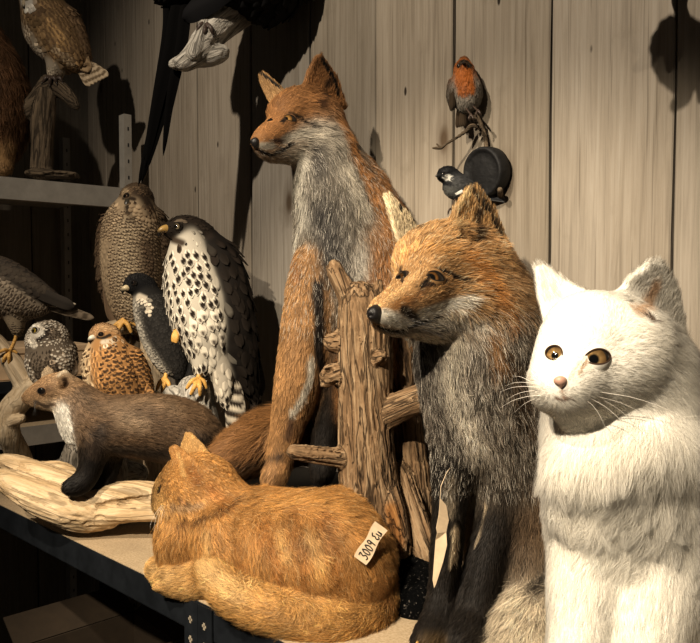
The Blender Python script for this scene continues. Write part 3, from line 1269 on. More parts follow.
# ------------------------------------------------------------------ the white cat
def white_cat():
    B = Body(.76, k=.014, vox=.0022)
    W = (.86, .82, .74)
    s = -.5
    # skull, face, muzzle, chin
    B.ell(608, 346, .032, 58, 50, 62, k=.02, flow=(.5, 0, -.2), ln=.012)
    B.chain([(566, 382, -.034, 14), (580, 374, -.024, 24), (602, 362, .0, 42), (620, 356, .012, 42)], ln=.006, k=.03, flow=px_axes((.7, .1, .4)))
    B.chain([(562, 383, -.044, 9), (568, 372, -.036, 12), (576, 352, -.022, 15), (586, 328, -.0, 26)], ln=.005, k=.035, flow=px_axes((.3, .8, .4)))
    B.chain([(555, 393, -.036, 11), (550, 394, -.022, 11), (556, 384, .0, 20)], ln=.007, flow=px_axes((-.5, -.2, .6)))
    B.chain([(570, 395, -.044, 12), (584, 393, -.034, 15), (604, 386, -.012, 24)], ln=.007, flow=px_axes((.8, -.2, .3)))
    B.chain([(566, 406, -.034, 9), (575, 410, -.018, 14), (590, 410, .005, 22)], ln=.009, flow=px_axes((.3, -.8, .3)))
    B.chain([(618, 372, .0, 38), (642, 370, .015, 38), (662, 382, .035, 29)], ln=.018, flow=px_axes((.75, -.6, .1)))
    B.chain([(560, 362, .02, 23), (549, 376, .03, 20)], ln=.010, flow=px_axes((-.3, -.9, .1)))
    # brows and eye hollows
    B.chain([(580, 345, -.032, 7), (598, 341, -.034, 7), (614, 348, -.024, 8)], k=.02, ln=.006, flow=px_axes((.5, .7, .2)))
    # ears
    B.ear([(546, 322, .05), (540, 292, .058), (538, 269, .060), (543, 267, .062), (566, 284, .060), (594, 298, .05)], 3.5, k=.012, ln=.010)
    B.ear([(550, 314, .030), (545, 292, .038), (543, 277, .042), (564, 290, .040), (580, 302, .034)], 4.0, k=.005, cut=True)
    B.ear([(608, 308, .02), (628, 283, .035), (648, 266, .05), (660, 265, .06), (675, 290, .075), (684, 340, .085)], 4.0, k=.012, ln=.010)
    B.ear([(626, 312, -.012), (638, 290, .010), (653, 277, .026), (666, 292, .034), (673, 332, .036)], 8.0, k=.005, cut=True)
    # neck and trunk
    B.chain([(624, 372, .05, 56), (626, 425, .05, 65), (630, 480, .05, 69), (632, 540, .06, 68), (634, 600, .08, 66)], ln=.026, k=.03)
    B.chain([(650, 440, .07, 66), (676, 520, .075, 78), (694, 620, .08, 92), (694, 690, .08, 86)], ln=.026, k=.03)
    B.chain([(605, 452, .01, 40), (609, 490, .01, 38)], ln=.026, k=.03)
    B.chain([(652, 450, .02, 38), (640, 500, .02, 36)], ln=.026, k=.03)
    # tufts of the ruff
    DNW = px_axes((.1, -.95, -.2))
    B.chain([(574, 470, .006, 19), (604, 462, -.008, 22), (646, 450, -.010, 24), (684, 452, .006, 20)], ln=.026, k=.03, flow=DNW)
    B.chain([(572, 508, .014, 16), (592, 518, .006, 18)], ln=.028, k=.025, flow=DNW)
    B.chain([(626, 506, .002, 18), (652, 516, .004, 19)], ln=.028, k=.025, flow=DNW)
    B.chain([(606, 548, .010, 19), (632, 556, .008, 18)], ln=.030, k=.025, flow=DNW)
    # fore legs
    B.chain([(596, 560, .03, 42), (586, 610, .015, 31), (578, 680, .0, 27), (576, 728, -.01, 27), (572, 744, -.03, 26)], ln=.014, k=.016)
    B.chain([(655, 560, .02, 48), (652, 620, -.005, 36), (648, 690, -.02, 30), (646, 735, -.03, 29), (642, 755, -.05, 27)], ln=.014, k=.016)
    S = Surf(B, 2)
    S.base_col = W
    S.base_len = .02
    S.paint([(640, 312), (650, 302), (656, 288)], 12, (.62, .44, .30), .8)
    S.paint([(652, 318)], 9, (.10, .055, .03), .8)
    S.paint([(560, 296)], 8, (.80, .66, .50), .9)
    S.paint([(556, 398), (563, 400), (570, 398)], 2.6, (.22, .15, .11), .7)
    S.paint([(562, 388), (563, 398)], 2, (.5, .36, .28), .7)
    S.paint([(587, 361), (582, 368), (579, 374)], 2.2, (.45, .32, .21), .7)
    S.paint([(566, 384), (574, 370), (580, 362)], 2.5, (.70, .62, .52), .9)  # soft line painted as shading along the nose bridge
    S.length([(562, 384), (566, 372), (572, 350)], 13, .0035, .7)
    S.length([(553, 354)], 13, .002, .6)
    S.length([(597, 357)], 17, .002, .6)
    S.length([(562, 384)], 6.5, 0, .3)
    S.length([(648, 308), (655, 290)], 16, .006, .6)
    S.comb([(644, 312)], 16, (-.6, .7, -.2))
    S.comb([(590, 320), (610, 310)], 30, (.1, .9, .3))
    S.comb([(575, 440), (585, 500), (600, 560)], 40, (-.25, -.95, -.2))
    S.comb([(640, 440), (630, 500), (620, 560)], 40, (-.45, -.85, -.2))
    gz = (-.30, .04, -.95)
    AM, AI = (.25, .145, .055), (.38, .25, .11)
    ey = [set_eye(S, None, 553.5, 353, 8.6, (-.38, .06, -.92), AM, pupil=.40, rim=.98, h=.82, tilt=-28, iris_in=AI, clear=.9, corner=1.2, edge=(.05, .028, .016)),
          set_eye(S, None, 598, 357.5, 12.2, gz, AM, pupil=.36, rim=.90, h=.54, tilt=6, iris_in=AI, clear=.9, corner=1.2, edge=(.05, .028, .016))]
    root = root_body(S, 'white_cat', 'large fluffy white cat with amber eyes sitting at the table end', 'cat', .9)
    for e in ey:
        put_eye(root, e)
    nz = float(np.dot(S.hit(561, 383) - CAM, FW)) - .76 + .054
    def nose(b):
        b.chain([(555.8, 381, nz - .0525, 2.3), (560.5, 380.2, nz - .055, 2.9), (566, 381.5, nz - .0525, 2.3)], sub=2, k=.004)
        b.chain([(561, 382, nz - .055, 2.9), (561.5, 387, nz - .0545, 1.5)], sub=1, k=.004)
    small_sdf('nose', .76, nose, M['pink'], root, .0009)
    S.fur(230000, root, M['furw'], rad=.00022, lift=.30, clump=.45, tone=.06, root=.97, tipgain=1.04, jit=.18, patch=.02)
    chest = lambda p: np.exp(-(((p[:, 2] - 1.06) / .05) ** 2)) * (p[:, 1] < .80) + .02
    S.fur(16000, root, M['furw'], name='chest_ruff', rad=.00024, lift=.55, clump=.85, nclump=260, tone=.05, root=.97, tipgain=1.04, jit=.22, dens=chest, grav=.2)
    ls = []
    for i, (x, y, ex, eyy) in enumerate(((600, 392, 700, 428), (596, 396, 672, 436), (604, 388, 690, 410), (590, 398, 640, 446), (610, 390, 668, 392), (606, 384, 640, 372), (586, 400, 610, 440), (600, 398, 655, 450))):
        p = S.hit(x, y); e = P(ex, eyy, .70 + .02 * (i % 3))
        ls.append([p, p * .65 + e * .35 + UP * .006, p * .3 + e * .7 + UP * .006, e])
    for i, (ex, eyy) in enumerate(((505, 386), (500, 392), (506, 400), (512, 376), (500, 408), (515, 412))):
        p = S.hit(545 + (i % 3), 388 + i * 2); e = P(ex, eyy, .76)
        ls.append([p, p * .65 + e * .35 + UP * .004, p * .3 + e * .7 + UP * .004, e])
    for i, (ex, eyy) in enumerate(((560, 330), (620, 325))):
        pass
    whiskers(root, ls, .00026)
    return root


white_cat()
# ------------------------------------------------------------------ the ginger cat lying on the table
def orange_cat():
    B = Body(1.15, k=.016, vox=.0026)
    G, LT, DKO = (.47, .24, .078), (.62, .37, .145), (.34, .15, .042)
    # trunk
    B.chain([(228, 524, .07, 34), (258, 538, .035, 43), (298, 550, .0, 52), (332, 556, -.015, 53), (350, 566, -.02, 38)], col=G, ln=.022, k=.02)
    B.chain([(325, 520, .05, 26), (346, 516, .05, 23), (364, 530, .05, 20)], col=G, ln=.018)
    B.chain([(330, 545, -.03, 38), (350, 562, -.035, 36), (356, 590, -.045, 24)], col=G, ln=.02)
    B.chain([(345, 592, -.06, 18), (310, 604, -.08, 14), (280, 604, -.085, 11)], col=G, ln=.014)
    # shoulder, chest, fore paws
    B.chain([(222, 532, .03, 30), (232, 556, .02, 28), (220, 572, .02, 20)], col=G, ln=.018)
    B.chain([(196, 512, .085, 26), (188, 538, .085, 28), (190, 560, .08, 22)], col=G, ln=.018)
    B.chain([(218, 575, .03, 18), (196, 582, .035, 15), (178, 581, .045, 11.5), (166, 579, .05, 9)], col=LT, ln=.010)
    B.chain([(200, 572, .09, 15), (175, 572, .095, 12), (157, 569, .10, 10)], col=LT, ln=.010)
    for x, y, z in ((165, 573, .035), (160, 578, .04), (163, 585, .035)):
        B.chain([(x + 8, y - 1, z + .01, 6), (x, y, z, 5.5), (x - 4, y + 1.5, z, 4.5)], sub=2, k=.004, col=LT, ln=.007)
    # head
    B.chain([(185, 480, .095, 22), (202, 486, .085, 29), (216, 498, .075, 26)], col=G, ln=.007)
    B.chain([(164, 497, .115, 8), (171, 490, .11, 13), (184, 481, .10, 19)], col=LT, ln=.005)
    B.chain([(164, 504, .11, 8), (172, 505, .10, 12), (184, 507, .085, 16), (200, 508, .07, 18)], col=LT, ln=.012)
    B.chain([(205, 500, .08, 28), (222, 512, .07, 32)], col=G, ln=.014)
    B.ear([(182, 486, .062), (175, 464, .070), (171, 449, .078), (176, 447, .079), (194, 461, .056), (203, 482, .040)], 2.6, k=.006, col=G, ln=.004)
    B.ear([(180, 464, .125), (183, 446, .128), (187, 434, .13), (191, 435, .13), (203, 447, .118), (213, 464, .105)], 2.6, k=.006, col=LT, ln=.004)
    # tail
    B.chain([(368, 562, .0, 20), (375, 590, -.02, 21), (366, 614, -.06, 22), (338, 625, -.095, 22), (300, 618, -.10, 21), (258, 606, -.085, 20), (228, 590, -.065, 17), (211, 574, -.05, 13)], col=(.58, .32, .11), ln=.020, k=.008)
    S = Surf(B, 2)
    S.base_len = .016
    S.paint([(190, 470), (197, 482)], 9, DKO, .8)
    S.paint([(178, 455), (183, 475)], 4, LT, .7)
    S.paint([(210, 488), (225, 505)], 11, DKO, .95)
    S.paint([(170, 505), (185, 507), (200, 504)], 6, (.40, .25, .13), .8)
    S.paint([(158, 492), (160, 486)], 3, (.05, .03, .02), .6)
    S.paint([(185, 503), (178, 498)], 4, (.30, .16, .07), .8)
    S.paint([(265, 505), (300, 500), (335, 510)], 18, (.52, .27, .085), .9)
    S.paint([(180, 520), (200, 518), (220, 510), (236, 498)], 4.5, (.14, .06, .02), .8)
    for q in ([(260, 520), (270, 548), (276, 575)], [(290, 512), (300, 545), (300, 580)], [(318, 515), (332, 548), (334, 580)], [(235, 540), (246, 570)]):
        S.paint(q, 9, DKO, .95)
    for q in ([(276, 530), (284, 555)], [(308, 530), (316, 560)], [(205, 530), (210, 560)]):
        S.paint(q, 8, LT, .95)
    S.paint([(205, 568), (222, 584), (245, 598)], 18, (.66, .42, .18), .9)  # paler tail end: its lit look is painted into the fur
    S.paint([(155, 572), (170, 578)], 13, (.66, .42, .18), .9)
    S.paint([(380, 575), (390, 595)], 14, (.46, .23, .08), .9)
    S.length([(160, 495), (168, 488)], 8, .004, .6)
    S.comb([(250, 540), (260, 580)], 30, (.35, -.9, -.2))
    S.comb([(300, 530), (310, 590)], 40, (.45, -.85, -.2))
    S.comb([(350, 560)], 34, (.3, -.9, -.2))
    e = set_eye(S, None, 158.5, 489, 3.2, (-.95, .05, .1), (.45, .3, .06), tilt=10)
    root = root_body(S, 'ginger_cat', 'ginger cat lying curled at the table edge with tail round its body', 'cat', .55)
    put_eye(root, e)
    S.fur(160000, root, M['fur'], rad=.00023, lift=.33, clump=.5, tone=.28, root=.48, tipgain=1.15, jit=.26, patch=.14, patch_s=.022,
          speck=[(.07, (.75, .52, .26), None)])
    small_sdf('nose', 1.15, lambda b: b.chain([(157, 499, .118, 3), (160, 501, .112, 3)], sub=1), M['pink'], root)
    ls = []
    for i in range(6):
        p = S.hit(162 + i, 505)
        d = UP * (-.035 - .004 * i) + RT * (-.016 + .005 * i) - FW * .012
        ls.append([p, p + d * .4 - RT * .004, p + d * .8 - RT * .003, p + d])
    whiskers(root, ls, .00022)
    return S, root


ginger_S, ginger_root = orange_cat()
# ------------------------------------------------------------------ the tall fox behind
def tall_fox():
    B = Body(1.32, k=.018, vox=.003)
    OR, W, DK, GR = (.40, .20, .08), (.50, .45, .37), (.022, .017, .013), (.20, .175, .14)
    B.chain([(259, 142, -.058, 5.5), (267, 138.5, -.046, 8), (277, 132.5, -.03, 10.5), (290, 124, -.01, 15.5)], col=OR, ln=.0045)
    B.chain([(263, 149, -.048, 4.5), (274, 150, -.03, 7.5), (290, 147, -.01, 12), (306, 145, .01, 15)], col=(.45, .37, .28), ln=.008)
    B.chain([(288, 115, -.0, 18), (302, 114, .02, 22), (318, 120, .035, 23)], col=OR, ln=.010)
    B.chain([(277, 115, .015, 8), (290, 108, .03, 14)], col=OR, ln=.01)
    B.chain([(298, 137, -.01, 14), (316, 143, .01, 17), (330, 150, .03, 17)], col=W, ln=.018)
    B.chain([(283, 117, -.028, 3.5), (291, 112.5, -.028, 4), (301, 116, -.014, 4)], k=.01, col=OR, ln=.006)
    B.ear([(301, 100, .005), (307, 78, .015), (315, 60, .025), (321, 57, .035), (336, 78, .05), (345, 108, .06)], 2.4, k=.010, col=OR, ln=.009)
    B.ear([(311, 100, -.010), (313, 80, .002), (319, 66, .014), (330, 80, .028), (338, 106, .036)], 3.4, k=.004, cut=True)
    B.ear([(273, 106, .05), (264, 88, .06), (260, 76, .07), (265, 74, .07), (280, 88, .06), (291, 100, .05)], 2.4, k=.010, col=(.60, .36, .16), ln=.008)
    # neck, chest and trunk
    B.chain([(316, 126, .03, 22), (326, 160, .03, 25), (337, 200, .035, 34), (345, 240, .045, 42), (350, 285, .05, 47), (352, 335, .07, 48), (352, 385, .09, 40)], col=GR, ln=.021, k=.03)
    B.chain([(350, 175, .05, 20), (366, 220, .05, 30), (376, 280, .03, 40), (376, 350, .02, 40), (372, 400, .02, 38)], col=OR, ln=.022, k=.03)
    # fore legs
    B.chain([(316, 268, .0, 23), (308, 320, -.01, 22), (301, 365, -.02, 20), (294, 400, -.02, 17), (284, 440, -.02, 11), (278, 468, -.03, 8.5), (272, 480, -.04, 8)], col=(.46, .26, .115), ln=.012)
    B.chain([(345, 300, .02, 28), (334, 350, .01, 19), (328, 400, .01, 14), (324, 450, .0, 10), (322, 476, -.01, 9)], col=DK, ln=.012)
    # brush
    B.chain([(330, 430, .12, 26), (292, 434, .07, 26), (262, 443, .03, 24), (238, 455, .01, 19), (218, 465, .0, 10)], col=(.27, .135, .05), ln=.038, k=.014)
    S = Surf(B, 2)
    S.base_len = .018
    S.paint([(262, 146), (272, 146)], 5, W, .6)
    S.paint([(284, 140), (298, 134), (312, 134)], 7, W, .7)
    S.paint([(259, 150), (270, 155), (282, 150), (290, 145)], 3, (.02, .015, .012), .6)
    S.paint([(275, 140), (281, 142)], 4, (.10, .06, .04), .8)
    S.paint([(282, 122), (289, 115), (300, 118), (315, 127)], 3, (.03, .02, .014), .6)
    S.paint([(320, 104), (330, 84)], 7, (.10, .05, .025), .8)
    S.paint([(322, 60), (334, 80), (338, 96)], 3, (.012, .01, .008), .5)
    S.paint([(262, 74), (280, 88)], 2.5, (.02, .015, .01), .6)
    S.paint([(300, 160), (298, 185), (304, 215)], 17, (.56, .52, .44), .8)
    S.paint([(295, 225), (296, 245)], 7, (.56, .52, .44), .8)
    S.paint([(318, 165), (315, 150)], 14, (.10, .088, .075), .9)
    S.paint([(345, 165), (362, 205)], 13, (.46, .41, .33), .9)
    S.paint([(322, 210), (330, 240), (335, 270)], 26, (.07, .062, .055), .9)
    S.paint([(360, 250), (358, 275)], 16, (.42, .38, .32), .9)
    S.paint([(340, 120), (360, 165), (385, 215), (396, 260)], 12, OR, .8)
    S.paint([(295, 255), (297, 275)], 9, OR, .8)
    S.paint([(318, 282), (320, 320), (319, 350), (325, 380)], 9, (.04, .03, .024), .7)
    S.paint([(312, 358), (311, 378), (300, 402), (293, 412)], 6, (.70, .63, .52), .7)
    S.paint([(292, 420), (288, 435)], 8, (.16, .09, .05), .9)
    S.paint([(240, 460), (262, 462), (280, 455)], 10, (.10, .06, .035), .9)
    S.length([(262, 144), (272, 140)], 9, .004, .6)
    S.length([(257, 143)], 5, 0, .3)
    S.comb([(320, 200), (330, 260)], 40, (.1, -.98, -.1))
    ey = [set_eye(S, None, 290, 118.5, 6, (-.45, .05, -.88), (.20, .10, .03), pupil=.45, rim=.9, h=.52, tilt=-14, sink=.87, dim=.5, iris_in=(.50, .28, .09)),
          set_eye(S, None, 269.5, 120.5, 3.6, (-.9, .05, -.4), (.03, .02, .012), pupil=.6, rim=.9, h=.6)]
    root = root_body(S, 'red_fox', 'tall upright orange fox with white chest behind the tree stump', 'fox', .5)
    for e in ey:
        put_eye(root, e)
    def nose(b):
        b.chain([(255, 142, -.068, 4.5), (259, 141, -.06, 5)], sub=1)
        b.chain([(255.5, 145, -.067, 3.2), (259, 146, -.06, 3.5)], sub=1)
    small_sdf('nose', 1.32, nose, M['nose'], root)
    ch = lambda p: ((p[:, 2] < 1.53) & (p[:, 2] > 1.2)).astype(float)
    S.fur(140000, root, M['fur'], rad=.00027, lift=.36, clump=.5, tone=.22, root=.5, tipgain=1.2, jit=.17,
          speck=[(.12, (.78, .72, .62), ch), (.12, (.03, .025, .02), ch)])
    ls = []
    for i in range(4):
        p = S.hit(272 + i * 2, 146)
        d = RT * .03 + UP * (-.012 - .005 * i) - FW * .02
        ls.append([p, p + d * .35, p + d * .7, p + d - UP * .004])
    whiskers(root, ls, .00016, 'whiskd')


tall_fox()
# ------------------------------------------------------------------ the marten
def marten():
    B = Body(1.42, k=.014, vox=.0026)
    BR, HD, DK, W = (.155, .098, .056), (.36, .225, .12), (.016, .012, .009), (.78, .73, .64)
    B.chain([(25, 398.5, -.005, 2.2), (33, 395.5, -.005, 4.2), (43, 391, -.0, 7.8), (57, 387.5, .01, 11.8), (71, 393, .02, 13.5)], col=HD, ln=.0045)
    B.chain([(32, 401, -.003, 2.8), (44, 401, .0, 5.5), (58, 402, .01, 8)], col=(.36, .26, .16), ln=.004)
    B.chain([(70, 394, .02, 13), (82, 407, .02, 18), (97, 422, .02, 24)], col=(.17, .11, .065), ln=.010)
    B.chain([(62, 405, .0, 6), (67, 418, .0, 7), (71, 438, .0, 6)], col=W, ln=.006)
    B.chain([(98, 424, .02, 26), (124, 426, .02, 26), (155, 427, .03, 28), (184, 434, .045, 29), (203, 449, .055, 21)], col=BR, ln=.020)
    B.chain([(96, 436, .0, 16), (93, 458, -.005, 9.5), (88, 474, -.01, 7.5), (80, 484, -.018, 7), (69, 488, -.03, 5)], col=DK, ln=.009)
    B.chain([(112, 440, .04, 14), (108, 465, .04, 9), (102, 482, .03, 8), (94, 489, .02, 6)], col=DK, ln=.009)
    B.chain([(192, 446, .02, 22), (188, 468, .01, 13), (182, 482, .0, 9), (174, 488, -.015, 6)], col=DK, ln=.010)
    B.chain([(204, 450, .06, 15), (222, 470, .08, 13), (236, 490, .10, 12), (246, 505, .12, 7)], col=DK, ln=.024)
    B.ear([(58, 388, -.004), (57, 379, -.002), (60, 373, .003), (66, 371.5, .008), (71, 377, .012), (71, 388, .012)], 2.0, k=.005, col=(.55, .42, .28), ln=.003)
    B.ear([(61, 387, -.016), (61, 380, -.011), (64, 376, -.007), (67.5, 380, -.002), (67, 387, .0)], 2.8, k=.003, cut=True)
    B.ear([(43, 382, .035), (43.5, 373, .038), (47.5, 368, .04), (52, 371, .04), (54, 380, .04)], 2.0, k=.005, col=(.55, .42, .28), ln=.003)
    S = Surf(B, 2)
    S.base_len = .014
    S.paint([(66, 384), (64, 380)], 4.5, (.10, .06, .035), .7)
    S.paint([(58, 376), (62, 372), (68, 372)], 2.2, (.75, .62, .45), .6)
    S.paint([(36, 402), (44, 406), (54, 404)], 3, (.12, .08, .05), .8)
    S.paint([(63, 408), (67, 425), (71, 445)], 6.5, W, .5)
    S.paint([(38, 391), (50, 388)], 4, (.22, .135, .075), .8)
    S.paint([(80, 390), (88, 402), (98, 412)], 9, (.13, .085, .05), .9)
    S.paint([(110, 408), (140, 402), (170, 408)], 16, (.26, .175, .105), .95)
    S.paint([(118, 420), (135, 424)], 14, (.33, .235, .15), .95)
    S.paint([(110, 448), (150, 452), (185, 455)], 12, (.07, .05, .035), .9)
    S.paint([(96, 430), (94, 450)], 13, (.06, .042, .03), .9)
    S.length([(28, 397), (36, 394)], 7, .003, .6)
    S.length([(25, 398)], 2.5, 0, .3)
    ey = [set_eye(S, None, 41.5, 391, 3.6, (-.5, .1, -.86), (.012, .008, .006), pupil=.7, h=.85, sink=.7, corner=1.0)]
    root = root_body(S, 'stone_marten', 'brown marten with white throat standing on the pale driftwood', 'marten', .5)
    for e in ey:
        put_eye(root, e)
    small_sdf('nose', 1.42, lambda b: b.chain([(24, 398, -.008, 2.2), (27, 397, -.006, 3)], sub=1), M['nose'], root)
    S.fur(70000, root, M['fur'], rad=.00030, lift=.36, clump=.5, tone=.25, root=.55, tipgain=1.2, jit=.2)
    ls = []
    for i in range(5):
        p = S.hit(33 + i, 400)
        d = RT * (.012 - .004 * i) + UP * (-.028) - FW * .012
        ls.append([p, p + d * .4, p + d * .75, p + d])
    whiskers(root, ls, .00016, 'whiskd')


marten()
# ------------------------------------------------------------------ driftwood, stump, perches
def grain_coord(p, body, s_along, s_across):
    """coordinates stretched along whichever limb is nearest"""
    pr = [q for q in body.pr if not q.cut]
    p32 = p.astype(np.float32)
    best = np.full(len(p), 1e9, np.float32)
    idx = np.zeros(len(p), int)
    for i, q in enumerate(pr):
        d = q.dist(p32)
        m = d < best
        best[m] = d[m]; idx[m] = i
    an = np.array([q.c[0] if q.c else q.a for q in pr])[idx]
    fl = np.array([q.c[1] if q.c else (0, 0, 1.0) for q in pr])[idx]
    rel = p - an
    al = (rel * fl).sum(1)
    r = rel - al[:, None] * fl
    return r / s_across + (al / s_along)[:, None] * fl + an * 7


def grain_disp(amp, s_along, s_across, seed=0, oct=4):
    def f(p, body):
        q = grain_coord(p, body, s_along, s_across)
        w = p / (s_across * 3)
        q = q + .18 * np.stack([vnoise(w, seed + 7), vnoise(w, seed + 8), vnoise(w, seed + 9)], -1)
        n = fbm(q, oct, seed)
        return amp * (np.abs(n) * 1.6 - .35 + .5 * vnoise(p / (s_along * .8), seed + 3))
    return f


def wood(name, D, build, mat, label, cat, axis=(0, 0, 1), amp=.006, sa=.09, sc=.011, vox=.0026, paint=None, seed=0, k=.012, sm=1, parent=None, group=None, base=None):
    b = Body(D, k=k, vox=vox)
    build(b)
    b.disp = grain_disp(amp, sa, sc, seed)
    S = Surf(b, sm)
    S.base_col = (1, 1, 1)
    if paint: paint(S)
    me = quads_mesh(S.V, S.Q, True, name)
    col, _, _ = S.attrs(S.V)
    set_col(me, col)
    set_vec(me, grain_coord(S.V, b, .17, .017), 'Grain')
    o = link(name, me, mat, parent)
    if parent is None:
        bs = np.array([S.V[:, 0].mean(), S.V[:, 1].mean(), S.V[:, 2].min()])
        me.transform(Matrix.Translation(-Vector(bs)))
        o.location = bs
        tag(o, label, cat, group)
    return o


M['stump'] = mat_wood('stump_wood', (.085, .05, .026), (.25, .16, .088), (.46, .34, .215), (0, 0, 1), 1.0, .9, .6)
M['drift'] = mat_wood('pale_driftwood', (.36, .24, .12), (.58, .43, .26), (.74, .60, .42), (1, 0, 0), .8, .5, .35)
M['perch'] = mat_wood('perch_branch', (.26, .19, .11), (.46, .36, .24), (.62, .52, .38), (0, 0, 1), .8, .5, .3)
M['grey'] = mat_wood('grey_driftwood', (.16, .14, .115), (.42, .39, .34), (.66, .62, .56), (0, 0, 1), 1.0, .8, .5)
M['darkgrey'] = mat_wood('dark_grey_wood', (.05, .042, .034), (.15, .13, .105), (.36, .32, .27), (0, 0, 1), 1.0, .9, .6)
M['darkbark'] = mat_wood('dark_bark', (.035, .026, .018), (.12, .09, .06), (.24, .18, .12), (0, 0, 1), 1.0, .9, .5)


def stump(b):
    b.chain([(360, 298, .0, 16), (364, 320, 0, 23), (365, 360, 0, 25), (365, 410, 0, 25), (366, 455, 0, 27), (372, 510, .0, 30), (384, 558, 0.02, 30)])
    b.chain([(358, 318, 0, 13), (350, 298, 0, 10), (340, 280, 0, 8), (334, 267, 0, 6.5)], k=.008)
    b.chain([(362, 300, 0, 8), (359, 288, 0, 3.5)], k=.005)
    b.chain([(370, 314, .0, 11), (375, 298, .0, 7), (379, 282, .0, 2.5)], k=.006)
    b.chain([(384, 320, .0, 7), (387, 304, .0, 3)], k=.006)
    b.chain([(398, 335, .05, 11), (402, 400, .05, 15), (410, 470, .05, 20), (418, 545, .05, 24)], k=.006)
    b.chain([(376, 360, -.03, 8), (381, 357, -.045, 6)], k=.006)
    b.chain([(342, 340, .0, 10), (333, 344, -.005, 7), (329, 340, -.005, 4)], k=.006)
    b.chain([(342, 378, .0, 10), (331, 374, -.01, 8.5), (326, 384, -.012, 5)], k=.006)
    b.ell(329, 371, -.024, 5, 4, 8, k=.003, cut=True)
    b.chain([(352, 458, -.01, 11), (325, 456, -.03, 9), (294, 452, -.05, 8.5)], k=.008)
    b.chain([(385, 415, -.01, 14), (405, 404, -.035, 12), (428, 396, -.055, 11)], k=.008)
    b.chain([(380, 470, .0, 10), (388, 500, -.025, 12), (395, 526, -.04, 11), (402, 552, -.045, 8)], k=.01)
    b.chain([(398, 470, .02, 10), (410, 505, .0, 11), (420, 535, -.02, 11), (428, 560, -.04, 9)], k=.01)


def stump_paint(S):
    S.paint([(360, 300), (362, 400), (360, 480)], 12, (1.2, 1.15, 1.05), .9)
    S.paint([(400, 340), (405, 440)], 14, (.45, .42, .40), .8)
    S.paint([(392, 510), (396, 545)], 13, (1.0, .72, .42), .8)


wood('tree_stump', 1.23, stump, M['stump'], 'weathered brown tree stump with broken top between the two foxes', 'stump', (0, 0, 1), .0062, .16, .0075, .0022, stump_paint, 2, sm=0)


def base_mound(b):
    b.ell(413, 590, .0, 42, 36, 70, k=.01)


def mat_grit():
    m = NT('black_grit')
    v = m.noise(m.coord(), 190, 3, .8)
    m.set(Base_Color=m.ramp(v, [(.5, (.003, .003, .003)), (.62, (.008, .0075, .007)), (.66, (.12, .105, .09))]), Roughness=.9)
    m.b.inputs['Specular IOR Level'].default_value = .03
    m.bump(v, 1.0, .004)
    return m.m


wood('gritty_mound', 1.2, base_mound, mat_grit(), 'black gritty mound of a display base at the foot of the stump', 'base', (0, 0, 1), .003, .02, .012, .004, None, 5)

# plinth under the tall fox
def plinth():
    c = P(300, 484, 1.36)
    t = MB()
    z = c[2] - .004
    x, y = unit(np.array([1, -.6, 0])), unit(np.array([.6, 1, 0]))
    o = np.array([c[0], c[1], TABLE_Z + .001]) - x * .15 - y * .04
    t.box(o, x * .30, y * .17, np.array([0, 0, z - TABLE_Z - .001]))
    ob = t.build('display_plinth', M['black'], None, False, .006)
    tag(ob, 'low black plinth under the tall fox, behind the ginger cat', 'plinth')
plinth()


def drift(b):
    b.chain([(0, 460, .06, 6), (22, 467, .045, 9), (45, 480, .02, 14), (75, 497, -.0, 18), (108, 502, -.01, 18), (140, 500, -.01, 17), (168, 502, -.005, 15), (190, 508, 0, 11)])
    b.chain([(-6, 476, .0, 7), (15, 484, -.02, 12), (38, 497, -.03, 15), (65, 508, -.035, 15), (92, 512, -.03, 12)])
    b.chain([(36, 472, .04, 8), (58, 470, .05, 8), (74, 474, .05, 5)], k=.006)
    b.chain([(100, 514, -.03, 10), (135, 512, -.035, 9), (165, 512, -.03, 9), (186, 514, -.02, 7)], k=.006)
    b.chain([(98, 506, -.05, 3), (120, 503, -.047, 4), (150, 500, -.043, 5), (172, 502, -.035, 4)], k=.003, cut=True)
    b.chain([(10, 466, -.0, 2), (30, 474, -.01, 3), (48, 484, -.02, 2)], k=.003, cut=True)
    b.chain([(60, 505, -.02, 16), (80, 516, -.02, 14), (110, 520, -.02, 8)], k=.01)


wood('driftwood', 1.46, drift, M['drift'], 'pale tan driftwood slab under the marten at the table edge', 'driftwood', (.97, -.2, -.15), .0045, .30, .010, .0024, None, 9, sm=0)


def branch(b):
    b.chain([(-10, 334, .02, 5.5), (4, 350, .02, 6.5), (16, 368, .01, 8), (28, 388, .0, 9)])
    b.chain([(48, 382, .01, 9), (36, 387, .0, 10), (20, 400, .0, 10.5), (8, 414, .0, 10), (8, 432, .0, 9.5), (16, 450, .04, 10), (22, 468, .08, 10), (24, 494, .14, 11)])
    b.chain([(8, 424, .0, 6), (16, 420, -.02, 5), (22, 418, -.03, 4)], k=.006)


wood('perch_branch', 1.6, branch, M['perch'], 'bent pale branch perch under the small owl at far left', 'branch', (0, 0, 1), .002, .08, .012, .0026, None, 12)


def log_piece(b):
    b.chain([(78, 446, .0, 10), (78, 462, .0, 15), (76, 500, .0, 17), (76, 512, .0, 18)])
    b.chain([(73, 450, -.01, 6), (71, 440, -.01, 3)], k=.006)
    b.chain([(66, 466, -.01, 9), (54, 470, -.015, 7), (48, 474, -.015, 4)], k=.006)


wood('bark_log', 1.58, log_piece, M['darkgrey'], 'short grey broken log standing below the marten chin', 'log', (0, 0, 1), .004, .08, .008, .0026, None, 15)


def rough_piece(b):
    b.chain([(100, 478, .0, 10), (118, 472, .0, 10), (138, 474, .0, 9)])
    b.chain([(112, 470, -.01, 6), (122, 466, -.01, 5)], k=.005)


wood('wood_chunk', 1.56, rough_piece, M['grey'], 'rough grey wood chunk behind the marten legs', 'wood', (1, 0, 0), .005, .03, .008, .0026, None, 18)


